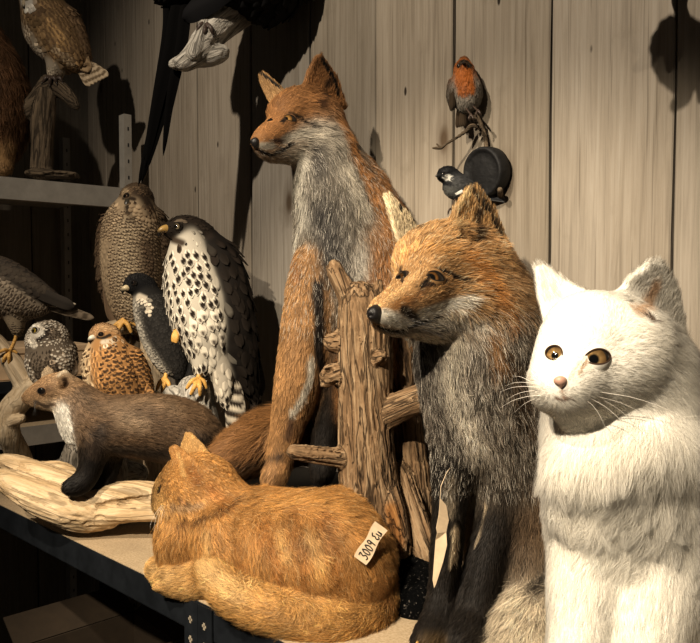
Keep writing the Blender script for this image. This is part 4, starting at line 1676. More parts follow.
def hawk_stump(b):
    b.chain([(192, 388, .0, 12), (196, 405, .0, 17), (200, 440, .0, 20), (200, 476, .0, 22), (200, 512, .0, 26)])
    b.chain([(183, 402, -.02, 8), (179, 408, -.03, 5)], k=.006)
    b.chain([(205, 384, -.02, 3), (207, 400, -.03, 3), (204, 430, -.035, 3.2)], k=.004)
    b.chain([(172, 394, .0, 9), (176, 404, .0, 9), (186, 420, .0, 10)], k=.006)


wood('perch_stump', 1.6, hawk_stump, M['grey'], 'rough whitish driftwood stump under the spotted hawk', 'stump', (0, 0, 1), .005, .05, .008, .0026, None, 21)


def buzz_perch(b):
    b.chain([(106, 330, .0, 6), (122, 326, .0, 7), (140, 323, .0, 8), (160, 318, .0, 8)])
    b.chain([(148, 330, .0, 8), (152, 360, .0, 9), (156, 400, .0, 10), (158, 496, .0, 14)])


wood('perch_post', 1.74, buzz_perch, M['perch'], 'pale T shaped wooden perch under the brown buzzard', 'perch', (0, 0, 1), .002, .08, .012, .0026, None, 24)


def owl_perch(b):
    b.chain([(42, 174, .0, 9), (42, 150, .0, 9.5), (43, 118, .0, 10), (46, 95, .0, 9)])
    b.chain([(48, 84, .0, 8), (40, 98, .0, 8), (26, 111, .0, 8), (8, 120, .0, 9), (-10, 118, .0, 9)])
    b.chain([(48, 82, .0, 7), (64, 92, .0, 6.5), (76, 106, .0, 4)])
    b.chain([(30, 174, .0, 3), (54, 175, .0, 3), (76, 176, .0, 3)], sz=3)


wood('owl_perch', 2.0, owl_perch, M['darkbark'], 'dark bark covered stump perch under the owl on the shelf', 'perch', (0, 0, 1), .004, .08, .012, .003, None, 27)


def black_perch(b):
    b.chain([(172, 64, -.10, 3.5), (184, 63, -.09, 7), (198, 52, -.08, 11), (212, 32, -.06, 14), (232, 14, -.04, 16), (262, -4, -.02, 16), (296, -24, -.02, 13), (320, -40, -.05, 11)])
    b.chain([(202, 58, -.07, 10), (214, 56, -.07, 8), (223, 52, -.07, 7)], k=.008)
    b.chain([(194, 54, -.10, 6), (202, 34, -.09, 5), (204, 20, -.08, 4)], k=.006)


wood('driftwood_branch', 1.63, black_perch, M['grey'], 'grey driftwood branch under the black bird at the top', 'branch', (.6, 0, .8), .004, .09, .012, .0028,
     lambda S: S.paint([(250, 20), (270, 0), (300, -20)], 30, (.35, .32, .28), .8), 30)
# ------------------------------------------------------------------ birds
def pat_plain(u, v, c, q):
    k = 1 - .35 * np.clip((v - .8) / .2, 0, 1) - .25 * np.exp(-(u / .06) ** 2)
    return c[None] * k[:, None]


def pat_edge(u, v, c, q):            # pale rim
    e = np.clip((np.maximum(np.abs(u) * 1.1, v) - .78) / .16, 0, 1)[:, None]
    return c[None] * (1 - e) + q['edge'] * e


def pat_bars(u, v, c, q):
    w = .5 + .5 * np.sin((v * q['n'] + .12 * u * u * 4) * 6.283 + q.get('ph', 0))
    w = np.clip((w - q.get('cut', .5)) / .18 + .5, 0, 1)[:, None]
    return q['lo'] * w + c[None] * (1 - w)


def pat_streak(u, v, c, q):
    w = np.clip((q['w'] * np.clip(1.3 * np.sin(np.clip((v - .40) / .56, 0, 1) * 3.14), 0, 1) - np.abs(u)) / .12 + .5, 0, 1)[:, None]
    return q['lo'] * w + c[None] * (1 - w)


def pat_spot(u, v, c, q):
    d = np.sqrt((u / q.get('w', .55)) ** 2 + ((v - .78) / .16) ** 2)
    w = np.clip((1 - d) / .3 + .3, 0, 1)[:, None]
    return q['lo'] * w + c[None] * (1 - w)


def feather_grid(base, fl, N, L, W, nu=5, nv=8, lift=.10, curl=.0, tip=.55):
    """leaf shaped vane; returns verts, u, v, quads"""
    s = np.cross(N, fl)
    v = np.linspace(0, 1, nv)
    w = np.where(v < tip, np.minimum(1, .35 + .65 * (v / max(tip * .6, .01))), np.sqrt(np.clip(1 - ((v - tip) / (1.001 - tip)) ** 2, 0, 1)))
    u = np.linspace(-1, 1, nu)
    U, Vv = np.meshgrid(u, v)
    X = U * (w * W)[:, None]
    H = L * (lift * Vv - curl * Vv ** 2) - .22 * W * (U ** 2) + .0004
    pts = base + X[..., None] * s + (Vv * L)[..., None] * fl + H[..., None] * N
    Q = []
    for j in range(nv - 1):
        for i in range(nu - 1):
            a = j * nu + i
            Q.append((a, a + 1, a + nu + 1, a + nu))
    return pts.reshape(-1, 3), U.ravel(), Vv.ravel(), np.array(Q)


class Plume:
    """collects vanes of one coat of feathers into one mesh"""
    def __init__(s):
        s.V, s.Q, s.C, s.n = [], [], [], 0

    def vane(s, base, fl, N, L, W, col, pat, q=None, **kw):
        N = unit(N - fl * np.dot(N, fl)); fl = unit(fl)
        p, u, v, Q = feather_grid(base, fl, N, L, W, **kw)
        s.V.append(p); s.Q.append(Q + s.n); s.n += len(p)
        c = pat(u, v, np.asarray(col, float), q or {})
        s.C.append(np.clip(c * (.9 + .2 * v[:, None]), 0, 1))

    def build(s, name, parent, mat='plume'):
        me = quads_mesh(np.concatenate(s.V), np.concatenate(s.Q), True, name)
        set_col(me, np.concatenate(s.C))
        return link(name, me, M[mat], parent)


def feathers(S, parent, L=.016, asp=.42, space=.42, pats=None, name='plumage', jit=.10, tone=.10, lift=.055, skip=None, big=None):
    """pats: list of (pattern, params, dabs or None) - the last whose dab covers the spot wins"""
    area = np.linalg.norm(np.cross(S.V[S.Q[:, 2]] - S.V[S.Q[:, 0]], S.V[S.Q[:, 3]] - S.V[S.Q[:, 1]]), axis=1).sum() * .5
    n = int(area / (L * space) ** 2 * 4)
    p, N = S.sample(min(n, 9000))
    col, ln, flow = S.attrs(p)
    w = np.stack([field(p, (1.0,), [])[:, 0] if d is None else field(p, (0.0,), [(c, r, (1.0,), sf) for c, r, sf in d])[:, 0] for _, _, d in pats], 1)
    used, P_ = {}, Plume()
    order = np.arange(len(p))
    for i in order:
        f = ln[i] / S.base_len
        if f < .08: continue
        l = L * f
        sp = l * space
        key = tuple((p[i] / (L * .5)).astype(int))
        ok = True
        for dx in (-1, 0, 1):
            for dy in (-1, 0, 1):
                for dz in (-1, 0, 1):
                    for j in used.get((key[0] + dx, key[1] + dy, key[2] + dz), ()):
                        if ((p[j] - p[i]) ** 2).sum() < sp * sp:
                            ok = False; break
                    if not ok: break
                if not ok: break
            if not ok: break
        if not ok: continue
        used.setdefault(key, []).append(i)
        fl = flow[i] + rng.normal(0, jit, 3)
        fl = unit(fl - N[i] * np.dot(fl, N[i]))
        k = 0
        for m in range(len(pats)):
            if w[i, m] > rng.uniform(.35, .65): k = m
        c = col[i] * math.exp(rng.normal(0, tone))
        l2 = l * rng.uniform(.88, 1.12)
        P_.vane(p[i] - N[i] * .0006, fl, N[i], l2, l2 * asp * pats[k][1].get('asp', 1), c, pats[k][0], pats[k][1], lift=lift)
    return P_.build(name, parent)


def quills(S, parent, name, rows, mat='plume'):
    """long wing or tail vanes: rows of (px,py,dz -> px,py,dz, width px, colour, pattern, params)"""
    P_ = Plume()
    D = S.body.D
    for a, b, wd, col, pat, q in rows:
        A, Bp = S.body.pt(*a), S.body.pt(*b)
        fl = Bp - A
        L = np.linalg.norm(fl)
        P_.vane(A, fl / L, -FW + .3 * RT, L, px_r(wd, D), col, pat, q, lift=.0, nu=5, nv=22, tip=.8)
    return P_.build(name, parent)


def fan(a0, a1, b0, b1, n, wd, col, pat, q, dz=.0015):
    rows = []
    for i in range(n):
        t = i / max(n - 1, 1)
        A = [a0[k] * (1 - t) + a1[k] * t for k in range(3)]
        Bq = [b0[k] * (1 - t) + b1[k] * t for k in range(3)]
        A[2] -= dz * i; Bq[2] -= dz * i
        rows.append((A, Bq, wd, np.array(col) * rng.uniform(.85, 1.15), pat, q))
    return rows


def claw_foot(S, parent, shin, toes, r=2.2, mat='leg', claw=3.0, dark='claw'):
    """scaled leg with separate bent toes, each ending in a claw"""
    D = S.body.D
    f = Body(D, k=.0015, vox=max(.0008, px_r(r, D) * .42))
    f.chain([(*p, r * (1.15 if i == 0 else 1)) for i, p in enumerate(shin)], sub=3)
    for t in toes:
        m = len(t)
        f.chain([(*p, r * (1.0 - .35 * i / m) * (1.12 if i == 1 else 1)) for i, p in enumerate(t)], sub=3)
    V, Q = f.mesh()
    V = smooth_mesh(V, Q, 1)
    o = link('foot', quads_mesh(V, Q, True, 'foot'), M[mat], parent)
    for t in toes:
        e, p = np.array(t[-1]), np.array(t[-2])
        d = (e - p)[:2]
        d = d / (np.linalg.norm(d) + 1e-6)
        a = S.body.pt(*e)
        b = S.body.pt(e[0] + d[0] * claw * .6, e[1] + d[1] * claw * .6 - .2, e[2] - .001)
        c = S.body.pt(e[0] + d[0] * claw * .9, e[1] + d[1] * claw + claw * .4, e[2])
        MB().tube([a, b, c], [px_r(r * .55, D), px_r(r * .4, D), px_r(.15, D)], 6).build('claw', M[dark], o)
    return o


def beak(S, parent, rows, col, name='beak', tipcol=(.02, .018, .016)):
    b = Body(S.body.D, k=.001, vox=.0009 if rows[0][3] < 5 else .0012)
    b.chain(rows, sub=4)
    V, Q = b.mesh()
    V = smooth_mesh(V, Q, 1)
    me = quads_mesh(V, Q, True, name)
    tip = S.body.pt(*rows[-1][:3]); root_ = S.body.pt(*rows[0][:3])
    t = np.clip(np.linalg.norm(V - tip, axis=1) / np.linalg.norm(root_ - tip), 0, 1)[:, None]
    k = np.clip((t - .25) / .4, 0, 1)
    set_col(me, np.array(tipcol) * (1 - k) + np.array(col) * k)
    return link(name, me, M['beak'], parent)


def finish(S, name, label, cat, eyes=(), dark=.7, group=None):
    r = root_body(S, name, label, cat, dark, group)
    for e in eyes: put_eye(r, e)
    return r


def dab(S, pts, r, soft=.4):
    return (S._c(pts), px_r(r, S.body.D), soft)


DN = px_axes((0, -1, -.1))


# ---- spotted young hawk
def spotted_hawk():
    B = Body(1.58, k=.010, vox=.0024)
    DKB, WH = (.016, .012, .009), (.72, .66, .55)
    B.chain([(170, 230, -.022, 7), (182, 230, -.004, 12.5), (194, 234, .01, 15), (203, 243, .02, 16)], col=(.03, .022, .016), ln=.007, flow=px_axes((.9, -.25, .3)))
    B.chain([(190, 238, .0, 14), (190, 254, .0, 20), (194, 275, .0, 28), (200, 300, .0, 32), (205, 325, .0, 29), (208, 350, .0, 20), (212, 366, .0, 10)], col=WH, ln=.017, flow=px_axes((.22, -.95, -.1)))
    B.chain([(212, 345, .0, 15), (221, 370, .0, 11), (225, 398, .005, 7)], col=(.68, .61, .50), ln=.014, flow=px_axes((.1, -1, 0)))
    B.chain([(205, 340, -.015, 13), (203, 358, -.02, 9), (200, 370, -.022, 5)], col=WH, ln=.012, flow=px_axes((-.05, -1, 0)))
    B.chain([(206, 243, .018, 15), (220, 264, .008, 21), (229, 302, .006, 23), (237, 345, .015, 20), (246, 378, .03, 12), (254, 394, .04, 4)], col=DKB, ln=.020, k=.006, flow=px_axes((.3, -.95, 0)))
    S = Surf(B, 2)
    S.soft = .002
    S.base_len = .017
    S.paint([(186, 218), (198, 222), (208, 235)], 9, (.035, .025, .018), .8)
    S.paint([(172, 239), (182, 243)], 6, (.09, .065, .045), .8)
    S.paint([(176, 221), (184, 220)], 3, (.22, .17, .12), .7)
    S.length([(170, 230)], 8, .004, .5)
    S.length([(182, 230), (192, 232)], 15, .0075, .5)
    ey = [set_eye(S, None, 178, 226.5, 3.6, (-.5, .05, -.86), (.25, .20, .12), pupil=.55, h=.92, corner=1.0, sink=.66)]
    r = finish(S, 'spotted_hawk', 'hawk with cream breast covered in dark streaks and dark wings', 'bird', ey)
    str_ = dict(lo=np.array((.022, .016, .012)), w=.72)
    spt = dict(lo=np.array((.05, .035, .025)), w=.6)
    br = [dab(S, [(186, 256), (190, 280), (196, 310)], 40, .5)]
    sp = [dab(S, [(203, 318), (207, 335)], 22, .5)]
    dk = [dab(S, [B_ for B_ in [(222, 262), (234, 300), (240, 340), (248, 380)]], 16, .4), dab(S, [(182, 226), (200, 232)], 15, .3)]
    pl = [dab(S, [(216, 350), (222, 380)], 16, .5)]
    feathers(S, r, .034, .235, .42, [(pat_streak, str_, None), (pat_streak, str_, br), (pat_spot, spt, sp), (pat_plain, {}, pl), (pat_edge, dict(edge=np.array((.022, .017, .013))), dk)])
    rows = []
    rows += fan((222, 258, .0), (240, 300, .03), (246, 380, .04), (262, 396, .06), 7, 7, DKB, pat_bars, dict(n=7, lo=np.array((.02, .015, .012)), cut=.5))
    rows += fan((228, 285, -.005), (246, 320, .03), (240, 372, .03), (258, 392, .05), 6, 7, DKB, pat_edge, dict(edge=np.array((.02, .016, .012))))
    quills(S, r, 'wing', rows)
    quills(S, r, 'tail', fan((228, 366, .0), (236, 366, .01), (231, 434, .0), (244, 438, .01), 5, 5, (.50, .44, .35), pat_bars, dict(n=6, lo=np.array((.03, .022, .016)), cut=.45)))
    beak(S, r, [(169, 229, -.026, 5.0), (164, 229, -.034, 3.6), (160, 231, -.038, 2.3), (158.5, 236, -.039, .8)], (.42, .27, .09))
    claw_foot(S, r, [(200, 366, -.024), (199, 374, -.028), (198, 381, -.032)], [[(198, 379, -.032), (192, 381, -.045), (187, 388, -.045)], [(198, 380, -.032), (195, 386, -.05), (191, 394, -.048)], [(199, 380, -.032), (200, 387, -.05), (200, 395, -.046)], [(200, 379, -.03), (204, 382, -.03), (206, 388, -.028)]], 2.3)
    claw_foot(S, r, [(177, 326, -.03), (176, 333, -.036)], [[(176, 331, -.036), (174, 336, -.042), (173, 341, -.042)], [(176, 332, -.036), (177, 337, -.042), (176, 342, -.042)]], 2.6)


spotted_hawk()


# ---- brown barred buzzard
def brown_buzzard():
    B = Body(1.74, k=.012, vox=.0026)
    BRN = (.44, .335, .22)
    B.chain([(131, 199, -.015, 9), (136, 198, .0, 13), (139, 201, .01, 13.5)], col=(.11, .075, .046), ln=.008, flow=px_axes((.3, -.8, .2)))
    B.chain([(137, 208, .0, 14), (133, 224, .0, 26), (132, 250, .0, 29), (133, 278, .0, 28), (134, 302, .0, 22), (134, 320, .0, 12)], col=BRN, ln=.017, flow=px_axes((.0, -1, -.1)))
    B.chain([(110, 222, .02, 10), (105, 250, .02, 9), (107, 285, .02, 8), (114, 312, .02, 4)], col=(.14, .095, .06), ln=.018, k=.008, flow=px_axes((.1, -1, 0)))
    B.chain([(152, 220, .02, 14), (160, 255, .02, 14), (158, 300, .02, 10)], col=(.12, .085, .055), ln=.018, k=.008, flow=px_axes((.0, -1, 0)))
    S = Surf(B, 2)
    S.soft = .002
    S.base_len = .017
    S.paint([(124, 190), (128, 200)], 6, (.36, .27, .17), .7)  # pale crown: lit left side of the head painted in
    S.paint([(128, 207), (130, 215)], 5, (.05, .035, .022), .7)
    S.paint([(143, 192), (150, 206)], 12, (.055, .036, .022), .8)  # dark right side of the head, painted opposite the lit crown
    S.paint([(124, 198), (134, 199)], 3.5, (.05, .033, .02), .7)
    S.paint([(128, 228), (126, 260), (128, 295)], 22, (.54, .43, .29), .9)  # paler left breast: side light painted into the feathers
    S.paint([(148, 240), (150, 280)], 14, (.20, .14, .09), .9)
    S.length([(126, 203)], 6, .003, .5)
    ey = [set_eye(S, None, 126.5, 196, 3.0, (-.6, .05, -.8), (.10, .06, .03), pupil=.55, h=.92, corner=1.0, sink=.66),
          ]
    r = finish(S, 'brown_buzzard', 'brown finely barred buzzard perched behind the spotted hawk', 'bird', ey)
    bar = dict(n=2.2, lo=np.array((.055, .036, .022)), cut=.46)
    feathers(S, r, .019, .46, .40, [(pat_bars, bar, None), (pat_edge, dict(edge=np.array((.19, .13, .08))), [dab(S, [(132, 196), (146, 206)], 17, .3)]),
                                    (pat_plain, {}, [dab(S, [(104, 240), (108, 300)], 9, .3)])])
    quills(S, r, 'wing', fan((104, 235, .0), (109, 250, -.01), (112, 322, .0), (119, 330, -.0), 5, 6, (.16, .11, .07), pat_plain, {}) +
           fan((166, 235, .0), (160, 250, -.01), (156, 318, .0), (150, 330, -.0), 4, 6, (.14, .10, .065), pat_plain, {}))
    quills(S, r, 'tail', fan((122, 312, .03), (140, 312, .03), (112, 352, .04), (132, 360, .04), 5, 6, (.30, .24, .17), pat_bars, dict(n=4, lo=np.array((.1, .07, .05)), cut=.6)))
    beak(S, r, [(130, 200.5, -.030, 4.4), (127.5, 203, -.042, 3.4), (126.4, 207, -.046, 2.3), (127, 211, -.044, .8)], (.05, .042, .03))
    claw_foot(S, r, [(126, 310, -.03), (124, 317, -.034), (123, 322, -.038)], [[(123, 320, -.038), (117, 324, -.043), (111, 330, -.040)], [(123, 321, -.038), (120, 327, -.046), (116, 333, -.045)], [(124, 321, -.038), (128, 325, -.046), (131, 332, -.044)], [(124, 321, -.03), (130, 321, -.032), (136, 325, -.03)]], 2.2)


brown_buzzard()


# ---- dark falcon between them
def dark_falcon():
    B = Body(1.64, k=.010, vox=.0022)
    SL, DKS = (.027, .0245, .022), (.013, .0125, .013)
    B.chain([(130, 286, -.012, 6), (137, 284, .0, 9.5), (146, 288, .008, 11)], col=DKS, ln=.006, flow=px_axes((.9, -.3, .3)))
    B.chain([(146, 294, .005, 11), (154, 310, .005, 17), (164, 335, .005, 19), (173, 358, .005, 14), (178, 372, .005, 7)], col=SL, ln=.012, flow=px_axes((.4, -.9, 0)))
    B.chain([(141, 302, -.008, 7), (147, 325, -.006, 9), (157, 350, -.006, 9), (166, 368, -.006, 6)], col=(.48, .44, .37), ln=.012, flow=px_axes((.35, -.95, 0)))
    S = Surf(B, 2)
    S.soft = .002
    S.base_len = .012
    S.paint([(139, 297), (146, 300)], 5.5, (.70, .62, .50), .6)
    S.paint([(150, 303), (147, 310)], 4, (.66, .58, .46), .6)
    S.length([(130, 286), (138, 284)], 9, .004, .5)
    ey = [set_eye(S, None, 134, 283, 2.6, (-.55, .05, -.84), (.03, .02, .015), pupil=.55, h=.92, corner=1.0, sink=.66)]
    r = finish(S, 'dark_falcon', 'slate grey falcon with barred pale chest squeezed beside the spotted hawk', 'bird', ey)
    bar = dict(n=2.6, lo=np.array((.035, .032, .03)), cut=.5)
    edge = dict(edge=np.array((.055, .052, .048)))
    ch = [dab(S, [(140, 308), (145, 325), (154, 350), (163, 368)], 6, .4)]
    feathers(S, r, .013, .5, .44, [(pat_edge, edge, None), (pat_bars, bar, ch)])
    quills(S, r, 'wing', fan((160, 305, -.01), (172, 315, .0), (176, 378, .0), (190, 388, .01), 6, 6, SL, pat_bars, dict(n=8, lo=np.array((.03, .03, .03)), cut=.6)))
    beak(S, r, [(130, 287, -.016, 3.6), (126, 288, -.024, 3.0), (123, 290, -.026, 2.0), (122.5, 293, -.026, .8)], (.62, .52, .34))
    claw_foot(S, r, [(167, 366, -.01), (166, 374, -.014), (165, 380, -.018)], [[(165, 378, -.018), (160, 382, -.026), (157, 389, -.022)], [(165, 379, -.018), (164, 385, -.03), (162, 391, -.026)], [(166, 379, -.018), (169, 384, -.026), (170, 390, -.024)]], 2.0)


dark_falcon()


# ---- rufous kestrel
def kestrel():
    B = Body(1.54, k=.009, vox=.0022)
    RU, CR = (.46, .25, .10), (.62, .48, .31)
    B.chain([(95, 336, -.016, 5), (101, 334, -.004, 9), (109, 336, .006, 11)], col=(.42, .26, .14), ln=.006, flow=px_axes((.9, -.2, .3)))
    B.chain([(107, 342, .0, 13), (110, 356, .0, 20), (115, 373, .0, 23.5), (122, 388, .0, 19), (132, 398, .0, 10)], col=RU, ln=.012, flow=px_axes((.35, -.9, 0)))
    B.chain([(98, 346, -.006, 9), (96, 362, -.008, 12), (98, 380, -.008, 12), (103, 396, -.008, 7)], col=CR, ln=.013, flow=px_axes((.05, -1, 0)))
    B.chain([(128, 360, .01, 15), (138, 380, .015, 13), (146, 396, .02, 6)], col=RU, ln=.012, flow=px_axes((.5, -.85, 0)))
    S = Surf(B, 2)
    S.soft = .002
    S.base_len = .012
    S.paint([(98, 337), (104, 338), (110, 335)], 2.6, (.03, .022, .015), .6)
    S.paint([(103, 342), (112, 341), (117, 338)], 4, (.70, .60, .46), .7)
    S.paint([(100, 327), (112, 328)], 6, (.50, .33, .18), .8)
    S.length([(96, 336), (102, 336)], 8, .004, .5)
    S.length([(112, 341)], 6, .006, .5)
    ey = [set_eye(S, None, 101, 334.5, 2.5, (-.5, .05, -.86), (.02, .014, .01), pupil=.55, h=.92, corner=1.0, sink=.66)]
    r = finish(S, 'kestrel', 'small plump rufous kestrel with black barring and pale streaked breast', 'bird', ey)
    bar = dict(n=1.0, lo=np.array((.055, .032, .018)), cut=.62, ph=-2.6)
    stk = dict(lo=np.array((.07, .045, .028)), w=.25)
    ch = [dab(S, [(95, 348), (92, 365), (96, 385), (102, 396)], 9, .4)]
    hd = [dab(S, [(97, 334), (112, 333)], 12, .3)]
    feathers(S, r, .018, .46, .46, [(pat_bars, bar, None), (pat_streak, stk, ch), (pat_streak, dict(lo=np.array((.2, .12, .06)), w=.15), hd)])
    quills(S, r, 'wing', fan((128, 370, -.02), (142, 380, .0), (134, 402, -.01), (154, 404, .01), 6, 5, RU, pat_bars, dict(n=6, lo=np.array((.05, .03, .02)), cut=.55)))
    beak(S, r, [(95, 337, -.022, 3.2), (91.5, 338, -.028, 2.6), (89.5, 340, -.03, 1.6), (89.5, 342, -.03, .7)], (.66, .62, .52))
    claw_foot(S, r, [(108, 398, -.01), (107, 406, -.014)], [[(107, 404, -.014), (103, 409, -.02), (101, 414, -.018)], [(107, 405, -.014), (108, 411, -.022), (108, 416, -.02)]], 1.6)


kestrel()
wood('kestrel_perch', 1.54, lambda b: (b.chain([(98, 414, .0, 7), (112, 414, .0, 8), (130, 412, .0, 7)]), b.chain([(114, 415, 0, 8), (116, 450, 0, 10), (116, 518, 0, 13)])), M['grey'],
     'grey branch perch under the kestrel behind the marten', 'perch', (0, 0, 1), .002, .06, .010, .003, None, 41)


# ---- small mottled owl
def small_owl():
    B = Body(1.59, k=.010, vox=.0022)
    WHT, BK = (.60, .54, .44), (.10, .075, .05)
    B.ell(48, 341, .0, 21, 21, 22, flow=px_axes((.2, -.9, .2)), ln=.009, col=(.20, .16, .12))
    B.chain([(50, 352, .0, 21), (51, 364, .0, 22), (50, 376, .0, 13)], col=(.22, .175, .13), ln=.012, flow=px_axes((0, -1, 0)))
    B.chain([(62, 350, .012, 13), (66, 366, .014, 9), (68, 377, .014, 4)], col=(.10, .07, .045), ln=.013, flow=px_axes((.1, -1, 0)))
    B.ell(38, 332, -.026, 8, 9, 6, yaw=-25, k=.005, flow=px_axes((0, -1, 0)), ln=.005, col=(.70, .64, .54))
    S = Surf(B, 2)
    S.soft = .002
    S.base_len = .011
    S.paint([(38, 332)], 7.5, (.74, .68, .58), .4)
    S.paint([(31, 336), (34, 345)], 5, (.66, .60, .50), .6)
    S.paint([(38, 340), (46, 335), (47, 325), (40, 321)], 2.6, (.03, .022, .016), .6)
    S.paint([(33, 330)], 3.5, (.04, .03, .02), .6)
    S.length([(37, 333)], 9, .004, .4)
    ey = [set_eye(S, None, 35, 330.5, 3.0, (-.6, .0, -.8), (.45, .32, .05), pupil=.55, h=.92, corner=1.0, sink=.66)]
    r = finish(S, 'small_owl', 'small owl mottled white and dark brown with pale face disc', 'bird', ey)
    feathers(S, r, .0125, .55, .42, [(pat_spot, dict(lo=np.array((.70, .64, .54)), w=.6), None), (pat_streak, dict(lo=np.array((.03, .022, .015)), w=.5), [dab(S, [(40, 355), (46, 372)], 18, .6), dab(S, [(52, 330)], 9, .6)]),
                                      (pat_plain, {}, [dab(S, [(38, 332)], 8, .3)])], tone=.35)
    quills(S, r, 'wing', fan((62, 346, -.02), (70, 352, .0), (68, 380, -.012), (74, 376, .0), 5, 5, (.12, .085, .055), pat_spot, dict(lo=np.array((.5, .45, .38)), w=.5)))
    beak(S, r, [(31, 335, -.026, 2.2), (29.5, 338, -.03, 1.6), (30, 341, -.03, .6)], (.45, .40, .28))
    claw_foot(S, r, [(44, 374, -.02), (43, 380, -.022)], [[(43, 379, -.022), (39, 382, -.03), (36, 386, -.028)], [(43, 379, -.022), (43, 383, -.03), (42, 388, -.028)]], 1.6)


small_owl()


# ---- sparrowhawk leaving the frame on the left
def sparrow_hawk():
    B = Body(1.62, k=.010, vox=.0026)
    GY, BL = (.045, .037, .03), (.34, .28, .21)
    B.chain([(-40, 262, -.0, 10), (-30, 262, .0, 15), (-18, 270, .0, 18)], col=GY, ln=.008, flow=px_axes((.9, -.3, 0)))
    B.chain([(-16, 276, .0, 22), (0, 288, .0, 25), (16, 298, .0, 22), (32, 304, .0, 13), (44, 306, .0, 6)], col=BL, ln=.014, flow=px_axes((.8, -.5, 0)))
    B.chain([(-12, 268, -.014, 15), (8, 276, -.014, 15), (30, 287, -.012, 12), (50, 297, -.008, 7), (62, 303, -.004, 3)], col=GY, ln=.016, k=.006, flow=px_axes((.9, -.4, 0)))
    B.chain([(14, 310, -.01, 10), (16, 322, -.01, 7), (18, 332, -.01, 3.5)], col=(.40, .32, .22), ln=.010, flow=px_axes((.1, -1, 0)))
    S = Surf(B, 2)
    S.soft = .002
    S.base_len = .015
    S.paint([(2, 268), (24, 278), (45, 292)], 9, (.075, .06, .045), .8)
    r = finish(S, 'sparrowhawk', 'slim dark backed sparrowhawk with barred belly, head outside the left edge', 'bird')
    bars = dict(n=2.4, lo=np.array((.07, .052, .038)), cut=.45)
    dk = [dab(S, [(-12, 264), (8, 272), (30, 283), (52, 296)], 15, .3)]
    feathers(S, r, .016, .48, .44, [(pat_bars, bars, None), (pat_edge, dict(edge=np.array((.08, .062, .048))), dk)])
    quills(S, r, 'wing', fan((0, 278, -.035), (16, 284, -.03), (58, 302, -.012), (74, 307, -.01), 6, 6, GY, pat_plain, {}))
    quills(S, r, 'tail', fan((36, 303, .0), (40, 306, .0), (80, 313, .0), (94, 318, .0), 5, 4, (.16, .125, .09), pat_bars, dict(n=5, lo=np.array((.06, .045, .03)), cut=.5)) +
           fan((40, 306, -.004), (42, 307, -.004), (72, 305, -.004), (76, 304, -.004), 2, 2, (.55, .47, .36), pat_plain, {}))
    beak(S, r, [(-47, 264, -.005, 4), (-51, 266, -.008, 3), (-53, 270, -.008, 1)], (.3, .26, .18))
    claw_foot(S, r, [(18, 328, -.012), (15, 340, -.014), (11, 349, -.016), (8, 353, -.018)], [[(9, 351, -.018), (4, 350, -.03), (-2, 353, -.028)], [(9, 352, -.018), (9, 357, -.03), (9, 364, -.026)], [(9, 352, -.018), (5, 357, -.028), (3, 362, -.026)], [(9, 352, -.014), (13, 351, -.012), (17, 353, -.01)]], 1.7)


sparrow_hawk()


